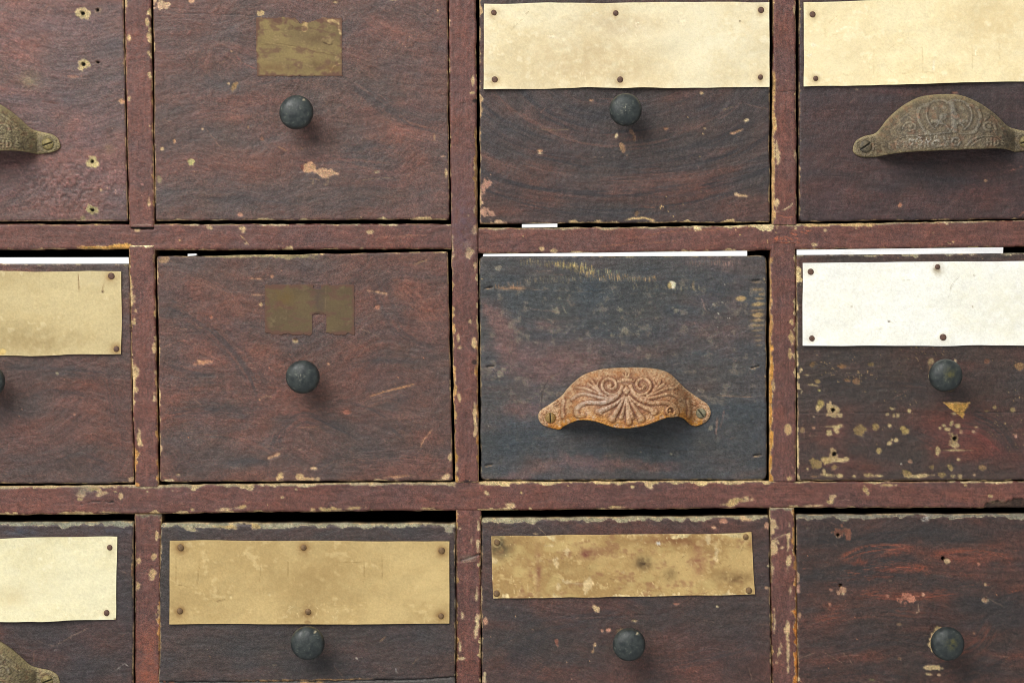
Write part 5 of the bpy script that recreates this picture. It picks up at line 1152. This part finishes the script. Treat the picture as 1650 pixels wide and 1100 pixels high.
# ---- D32
def p32(f):
    f.base(rgb(74, 60, 60), rgb(56, 56, 59), rgb(96, 64, 58), bias=.3, rbias=-1.7, grain='diag', gp=.05, amp=.7,
           blobs=[('d', 360, 1030, 100, 30, 0, 1.2), ('r', 650, 1080, 80, 16, 0, 1.2), ('r', 560, 1040, 30, 26, 0, 1.3), ('r', 350, 1085, 60, 10, 0, 1.), ('r', 650, 1020, 60, 10, 10, .9), ('d', 260, 940, 20, 80, 0, .8), ('r', 500, 860, 220, 6, 0, .8), ('d', 690, 1030, 30, 20, 0, .9)])
    wear(f, T=(5, -.1, 7.0, rgb(142, 136, 112)), B=(3, .6, .5), L=(3, .3, 1.6, rgb(106, 96, 86)), R=(3, .4, 1.2, rgb(110, 96, 80)))
    f.chip(365, 848, 20, 3.4, 0, rgb(176, 152, 100), CREAM, .5); f.chip(415, 847, 8, 5, 0, rgb(176, 152, 100), CREAM, .5); f.chip(722, 850, 14, 6, 30, rgb(150, 142, 120), None, .5); f.chip(305, 850, 8, 3, 20, rgb(150, 140, 110), CREAM, .5)
    # split running across the lower part of the front
    pts = [(256, 1098), (420, 1097), (500, 1096), (560, 1095), (640, 1094), (700, 1092), (734, 1089.6)]
    below = f.Y - np.interp(f.X, *zip(*pts))
    f.C = mix(f.C, rgb(84, 80, 76) + 0 * f.C, np.clip(below / 2, 0, 1) * .6)
    f.groove(pts, 1.2, 1.2, .9)
    f.scratch([(380, 1096), (470, 1095), (560, 1093), (600, 1092)], 2.2, rgb(190, 146, 94), .8); f.scratch([(480, 1099), (524, 1098)], 2.6, rgb(196, 150, 96), .8); f.chip(275, 1099, 8, 4, 0, rgb(150, 96, 76), None, .5)
    f.scratch([(338, 1054), (340, 1062), (342, 1068)], 1.3, rgb(150, 114, 80), .8); f.chip(575, 1059, 1.5, 1.5, 0, rgb(230, 220, 200)); f.scratch([(639, 1074), (640, 1082)], 1.2, rgb(150, 150, 146), .7); f.scratch([(612, 1032), (622, 1024)], 1.3, rgb(180, 140, 100), .8); f.scratch([(434, 1086), (450, 1086)], 1., rgb(170, 160, 140), .7); f.scratch([(440, 1070), (446, 1070)], 1.2, rgb(160, 140, 110), .7); f.scratch([(520, 1062), (545, 1061)], 1.2, rgb(130, 116, 96), .6); f.scratch([(664, 1068), (676, 1058)], 1., rgb(140, 110, 84), .6)
    f.flecks(3.3, 3.6, rgb(136, 120, 106), 1)
r32, o32 = drawer([(259.5, 842), (734, 842.5), (734, 1194), (256, 1198)], 110, .0020, p32, "charcoal drawer with a large plain brown card held by six stained nails above its knob", r=3, rt=7, rc=7)
N32 = [(292, 881), (490, 881), (712, 886), (291, 983), (497, 984), (711, 991)]
def c32(f):
    paper_base(f, rgb(204, 178, 124), rgb(184, 157, 106), rgb(214, 190, 138), .9)
    f.soft(500, 930, 60, 40, rgb(168, 140, 92), .5); f.soft(690, 950, 40, 60, rgb(212, 186, 130), .5); halos(f, N32, rgb(124, 90, 54), 9, .6)
    g = rgb(140, 114, 72)
    for p in ([(285, 895), (284, 940), (300, 943), (318, 943)], [(325, 895), (318, 943)], [(465, 895), (465, 930)], [(420, 905), (420, 940)], [(587, 900), (587, 940)], [(540, 905), (585, 905)], [(616, 895), (616, 930)]): f.scratch(p, .9, g, .55, 0)
    prand(f, 34, (455, 545, 970, 1003), rgb(222, 200, 150), 14, 1.1, (3, 10), .75, (-60, 40)); prand(f, 20, (400, 580, 930, 985), rgb(206, 182, 128), 15, 1., (3, 8), .6, (-60, 30)); f.chip(435, 957, 2, 1.8, 0, rgb(226, 204, 150)); f.chip(373, 961, 2, 2, 0, rgb(222, 200, 146)); f.scratch([(350, 968), (364, 965)], .9, rgb(110, 84, 56), .6); f.scratch([(410, 982), (414, 970)], 1., rgb(216, 192, 140), .6)
    f.chip(497, 1001, 7, 3, 0, rgb(120, 92, 58), None, .4, .5, 0)
card(r32, o32, [(274.5, 869.5), (724, 871.5), (724, 1003), (274, 1003.5)], 147, .0020, c32, N32, True, lift=.0012, label="blank brown name card with stained nails", wob=.4)
add_knob(r32, o32, 495, 1036, 27, 34, .0020)

# ---- D33
def p33(f):
    f.base(rgb(84, 60, 57), rgb(58, 56, 59), rgb(108, 64, 55), bias=.05, rbias=-1.2, grain='diag', gp=-.12, amp=.8,
           blobs=[('d', 840, 1020, 60, 30, -20, 1.7), ('d', 1000, 990, 160, 14, 0, 1.0), ('r', 1100, 1060, 90, 30, 0, 1.4), ('r', 870, 1080, 80, 20, 0, 1.0), ('r', 1000, 850, 200, 10, 0, 1.6), ('d', 1170, 1060, 20, 30, 0, 1.1), ('d', 1190, 990, 40, 10, 0, .8), ('r', 790, 980, 14, 20, 0, 1.2), ('r', 1160, 1090, 60, 14, 0, 1.3)])
    for k, (p, sp, al) in enumerate([([(780, 1060), (850, 1020), (930, 1000), (1040, 985)], 20, .5), ([(1000, 1100), (1080, 1070), (1180, 1050), (1236, 1030)], 18, .4), ([(850, 1100), (900, 1070), (990, 1060)], 14, .35)]): f.brush(p, sp, 5, rgb(52, 48, 50), al, seed=k)
    wear(f, T=(5, -.1, 6.0, rgb(150, 140, 112)), B=(3, .6, .5), L=(4, .3, 1.4, rgb(120, 100, 84)), R=(4, .5, .8))
    for x, y, rx, ry, ro, c in [(961, 980, 5, 6, -30, rgb(216, 180, 126)), (1023, 999, 5, 2, 0, rgb(190, 160, 110)), (980, 1014, 4, 2.4, -20, rgb(206, 130, 104)), (970, 1015, 1.8, 2, 0, rgb(206, 140, 110)), (955, 1048, 2.2, 5, 10, rgb(200, 150, 90)), (958, 1038, 1.8, 3, 10, rgb(200, 160, 110)), (897, 1034, 3, 5, -20, rgb(130, 84, 70)), (1166, 838, 6, 4, 0, rgb(190, 120, 96)), (1200, 835, 10, 3, 0, rgb(200, 160, 110)), (1150, 849, 3, 2, 0, rgb(206, 150, 110)), (1155, 976, 2, 1.6, 0, CREAM), (1236, 845, 4, 7, 0, rgb(190, 130, 100)), (1238, 911, 2.4, 2, 0, CREAM), (1088, 972, 4, 1.4, 0, rgb(160, 110, 90)), (863, 859, 4, 1.6, 0, OCHRE), (782, 1000, 3, 5, 0, rgb(190, 130, 100)), (781, 1090, 2.4, 8, 0, CREAM), (1236, 946, 3, 2, 0, rgb(190, 140, 100))]:
        f.chip(x, y, rx, ry, ro, c, None, .4)
    f.chip(1002, 1020, 8, 8, 0, rgb(130, 110, 80), None, .4, .8); f.scratch([(864, 848), (880, 860)], 1., rgb(150, 130, 100), .6); f.groove([(880, 990), (960, 992), (1080, 988)], .7, .2, .3)
    f.flecks(3.2, 3.6, rgb(180, 140, 106), 1)
r33, o33 = drawer([(775.5, 834.5), (1239, 829.5), (1243.5, 1194), (777, 1196)], 111, .0016, p33, "maroon drawer with a narrow peeling mottled tan card high above its black knob", r=2.6, rt=6, rc=6)
N33 = [(801, 873), (1201, 864), (1206, 950), (800, 955)]
def c33(f):
    paper_base(f, rgb(200, 170, 114), rgb(168, 136, 88), rgb(214, 188, 132), 1.3)
    n = fz(f.X / 26, f.Y / 16, 77, 4, .65)
    f.C = mix(f.C, rgb(140, 98, 72), sst(.6, 1.8, n) * .5); f.C = mix(f.C, rgb(198, 174, 116), sst(.5, 1.7, fz(f.X / 30, f.Y / 20, 78, 4)) * .6)
    f.soft(1037, 906, 12, 10, rgb(84, 66, 46), .8); f.soft(805, 880, 16, 16, rgb(86, 76, 56), .8); f.soft(1180, 930, 30, 10, rgb(110, 84, 54), .6); f.soft(1080, 925, 12, 12, rgb(130, 106, 70), .5); f.soft(1125, 900, 10, 22, rgb(140, 90, 70), .6); f.soft(867, 920, 5, 30, rgb(130, 84, 66), .6); f.soft(945, 892, 12, 7, rgb(120, 70, 60), .7); f.soft(1090, 870, 60, 8, rgb(130, 90, 60), .6)
    Lt = rgb(220, 192, 134)
    f.edge('T', 9, .5, Lt, None, 22, band=.8); f.edge('T', 14, .1, rgb(206, 182, 126), None, 26, band=3.5, gate=gate_x(f, 1085, 1190, 14)); f.edge('T', 14, .0, rgb(206, 182, 126), None, 18, band=1.5, gate=gate_x(f, 860, 890, 8)); f.edge('B', 8, .15, Lt, None, 10, band=1.2); f.edge('L', 6, .3, Lt, None, 14, band=.8); f.edge('R', 6, .4, Lt, None, 14, band=.8)
    for x, y, rx, ry in [(1034, 865, 5, 12), (913, 890, 6, 6), (895, 904, 4, 6), (871, 903, 4, 6), (1153, 890, 4, 8), (912, 936, 9, 4), (900, 942, 3, 6), (943, 945, 3, 10), (1003, 921, 4, 2.4), (797, 904, 5, 6), (1140, 868, 4, 8), (928, 939, 14, 2), (950, 935, 3, 14), (880, 878, 10, 2)]: f.chip(x, y, rx, ry, 0, Lt, None, .7, .9, .02)
    f.chip(1060, 874, 3, 3, 0, rgb(226, 220, 206), None, .5); prand(f, 60, (800, 1210, 866, 955), rgb(96, 68, 44), 16, .9, (2, 9), .5); prand(f, 150, (800, 1210, 866, 955), rgb(224, 200, 146), 17, .9, (2, 7), .6); prand(f, 60, (800, 1210, 935, 957), rgb(228, 204, 150), 27, 1.0, (2, 8), .7, (-85, 20)); prand(f, 60, (800, 1210, 862, 880), rgb(228, 204, 150), 28, 1.0, (2, 8), .7, (-85, 20)); prand(f, 90, (800, 1210, 866, 955), rgb(120, 86, 56), 29, 1.0, (1, 4), .6)
    for x, y in N33:
        th = np.linspace(0, 6.28, 16); f.scratch([(x + 7 * math.cos(a), y + 7 * math.sin(a)) for a in th], 1.2, rgb(206, 182, 130), .7, .05)
card(r33, o33, [(791.5, 864.5), (1210, 857), (1215.5, 956), (794.5, 962.5)], 148, .0016, c33, N33, True, lift=.0006, label="narrow peeling tan name card")
add_knob(r33, o33, 1015, 1038, 26.2, 37, .0016)

# ---- D34
def p34(f):
    RD = rgb(138, 66, 46)
    f.base(rgb(84, 56, 50), rgb(52, 49, 51), RD, bias=.2, rbias=-1.6, grain='diag', gp=.05, amp=.95, contrast=1.3,
           blobs=[('r', 1375, 898, 16, 6, 0, 3), ('r', 1440, 890, 50, 6, -6, 2.4), ('r', 1550, 892, 60, 10, 0, 2.4), ('r', 1450, 915, 40, 4, 4, 2.2), ('r', 1390, 924, 40, 2.4, 0, 2.2), ('r', 1540, 915, 60, 14, 0, 1.6), ('r', 1450, 963, 60, 6, 0, 1.8), ('r', 1330, 980, 20, 6, 0, 1.4), ('r', 1640, 905, 20, 12, 0, 1.8), ('d', 1440, 870, 50, 6, 0, 2.2), ('d', 1400, 905, 60, 6, -6, 2.0), ('d', 1500, 862, 90, 8, 0, 1.2), ('d', 1340, 920, 60, 14, 0, 1.6), ('d', 1460, 930, 60, 6, 0, 1.4), ('d', 1320, 845, 60, 14, 0, 1.2), ('d', 1620, 980, 50, 30, 0, 1.5), ('d', 1380, 1040, 60, 20, 0, .8), ('d', 1400, 1085, 90, 12, 0, 1.2), ('r', 1560, 1040, 30, 40, 0, 1.2), ('r', 1340, 1000, 60, 10, 0, 1.0), ('r', 1520, 1090, 60, 10, 0, 1.2), ('r', 1490, 990, 60, 12, 0, 1.0)])
    for k, (p, sp, al) in enumerate([([(1380, 908), (1430, 896), (1480, 898)], 8, .8), ([(1290, 930), (1380, 922), (1480, 930)], 14, .6), ([(1300, 880), (1400, 862), (1560, 860)], 12, .6), ([(1560, 1010), (1610, 970), (1660, 960)], 14, .6), ([(1330, 1050), (1430, 1030), (1500, 1040)], 14, .4), ([(1540, 1100), (1600, 1070), (1660, 1030)], 14, .5), ([(1300, 1095), (1400, 1080), (1480, 1090)], 10, .5)]): f.brush(p, sp, 5, rgb(40, 37, 38), al, seed=k)
    for k, (p, sp, al) in enumerate([([(1350, 900), (1400, 884), (1470, 880)], 7, .8), ([(1400, 916), (1460, 912), (1500, 918)], 5, .8), ([(1500, 895), (1560, 888), (1640, 900)], 9, .6), ([(1350, 925), (1380, 923), (1400, 922)], 2.4, .9), ([(1380, 955), (1470, 960), (1560, 950)], 8, .5), ([(1300, 1000), (1400, 985), (1500, 990)], 10, .35), ([(1500, 1070), (1570, 1040), (1600, 1000)], 16, .35)]): f.brush(p, sp, 5, rgb(158, 80, 54), al, seed=30 + k)
    wear(f, T=(4.5, -.15, 6.0, rgb(118, 112, 98)), B=(3, .6, .5), L=(6, .3, 1.6, rgb(150, 116, 90)), R=(3, .7, .4))
    f.chip(1356, 856, 14, 10, 20, rgb(132, 80, 58), rgb(160, 106, 76), .5, .8); f.hole(1350, 862, 2.6, 4, rgb(150, 96, 66)); f.hole(1354, 943, 2.6, 0); f.chip(1354, 950, 8, 5, 0, rgb(170, 120, 88), None, .6); f.chip(1339, 950, 3.4, 4, 0, rgb(190, 120, 96), None, .4); f.chip(1358, 956, 3, 2, 0, rgb(220, 190, 150))
    f.hole(1519, 900, 2.4, 0); f.chip(1524, 904, 5, 6, 10, rgb(190, 160, 110), None, .35); f.hole(1519, 899, 2.4, 0)
    f.chip(1489, 837, 7, 3.5, -20, rgb(160, 156, 148), None, .4); f.scratch([(1484, 836), (1492, 833)], 1.2, rgb(30, 24, 24), .8); f.chip(1492, 838, 3, 1, 0, rgb(96, 86, 84))
    f.chip(1458, 964, 12, 7, -5, rgb(180, 96, 74), None, .8, .8); f.chip(1466, 966, 6, 5, 0, rgb(196, 110, 84), None, .8, .7); f.chip(1430, 959, 3, 3, 0, rgb(190, 110, 90)); f.chip(1487, 957, 2.4, 3, 0, rgb(206, 140, 110)); f.chip(1337, 974, 3, 4, -30, rgb(200, 120, 90)); f.scratch([(1479, 972), (1480, 984), (1475, 987)], 1.5, rgb(186, 160, 130), .8)
    f.chip(1587, 966, 6, 5, 0, rgb(196, 146, 106), CREAM, .3); f.chip(1588, 963, 2, 2, 0, rgb(70, 40, 30)); f.chip(1587, 941, 2, 2.4, 0, rgb(190, 150, 100)); f.chip(1448, 1005, 5, 2.8, 0, rgb(120, 96, 74)); f.chip(1576, 907, 3, 3, 0, rgb(170, 90, 70)); f.chip(1569, 1019, 2.4, 2, 0, rgb(170, 110, 70)); f.chip(1434, 935, 3, 3, 0, rgb(110, 90, 74), None, .4, .7)
    f.chip(1507, 1030, 10, 17, 10, rgb(200, 168, 112), CREAM, .3); f.chip(1512, 1014, 8, 6, 0, rgb(150, 130, 92), None, .3); f.chip(1499, 1074, 15, 4.2, 2, rgb(206, 176, 116), CREAM, .4); f.chip(1512, 1074, 3, 4.5, 0, rgb(206, 176, 116)); f.chip(1496, 1085, 6, 2, 10, rgb(190, 160, 110)); f.chip(1512, 1086, 3, 2, 0, rgb(190, 150, 110)); f.chip(1405, 1094, 6, 2.4, 0, rgb(96, 88, 66)); f.chip(1286, 948, 3, 8, 0, rgb(206, 140, 116)); f.chip(1288, 990, 2.4, 5, 0, rgb(190, 150, 116)); f.chip(1300, 850, 3, 2.4, 0, rgb(96, 84, 70)); f.chip(1449, 1060, 3, 2.4, 0, rgb(110, 84, 66))
    prand(f, 46, (1290, 1640, 870, 960), rgb(40, 34, 34), 18, 1.0, (10, 40), .5, (-4, 8)); prand(f, 30, (1290, 1640, 880, 960), rgb(156, 84, 54), 19, .9, (8, 34), .5, (-4, 8)); prand(f, 14, (1480, 1640, 1020, 1100), rgb(120, 80, 56), 20, .9, (10, 30), .35, (-35, 10)); f.flecks(3.1, 3.6, rgb(190, 130, 96), 1)
r34, o34 = drawer([(1283, 829), (1758, 826), (1759, 1196), (1286, 1196)], 112, .0014, p34, "drawer without card, streaked orange-red and black, bare wood showing beside its knob", r=2.6, rt=6, rc=6)
add_knob(r34, o34, 1527, 1037, 26.8, 35, .0014)

# ------------------------------------------------------------------ white strips added to stand for light through the gaps
def light_strip(quad, d, label, seed, th=.9):
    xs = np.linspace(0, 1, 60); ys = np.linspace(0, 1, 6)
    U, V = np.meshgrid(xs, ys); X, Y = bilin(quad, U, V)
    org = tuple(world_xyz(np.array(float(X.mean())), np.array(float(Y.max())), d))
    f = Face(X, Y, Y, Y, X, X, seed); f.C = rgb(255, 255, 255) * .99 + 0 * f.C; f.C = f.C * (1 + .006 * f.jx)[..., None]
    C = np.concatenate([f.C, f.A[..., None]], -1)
    me = grid_mesh("gap_light_strip", X, Y, d + .0002 * fz(X / 60, Y / 10, seed, 2), C, M_PAPER, org, d - .010, side=(235, 235, 235))
    o = link("gap_light_strip", me, None, org)
    tag(o, label, "paper", "white strips standing for light through the gaps round the drawers")
light_strip([(-200, 415), (207, 414.5), (207.8, 424.8), (-200, 425.3)], .0000, "white strip standing for light through the gap over the drawer with the creased khaki card", 301)
light_strip([(779, 409.3), (1204, 404), (1204, 412.3), (778, 413.2)], -.0004, "long white strip standing for light through the gap over the blue-black drawer with rusty handle", 302)
light_strip([(1284, 402.6), (1616.5, 398.5), (1616.5, 408.2), (1284, 410.8)], -.0002, "white strip standing for light through the gap over the drawer with the near-white card", 303)
light_strip([(841, 361.3), (898, 360.5), (898, 366), (841, 366.8)], -.0002, "short white sliver standing for light through the gap under the drawer with the beige card", 304)
light_strip([(302, 409), (316, 408.6), (316, 411.5), (302, 412.5)], -.0018, "tiny white patch standing for light over the drawer with the faint olive remnant", 305)
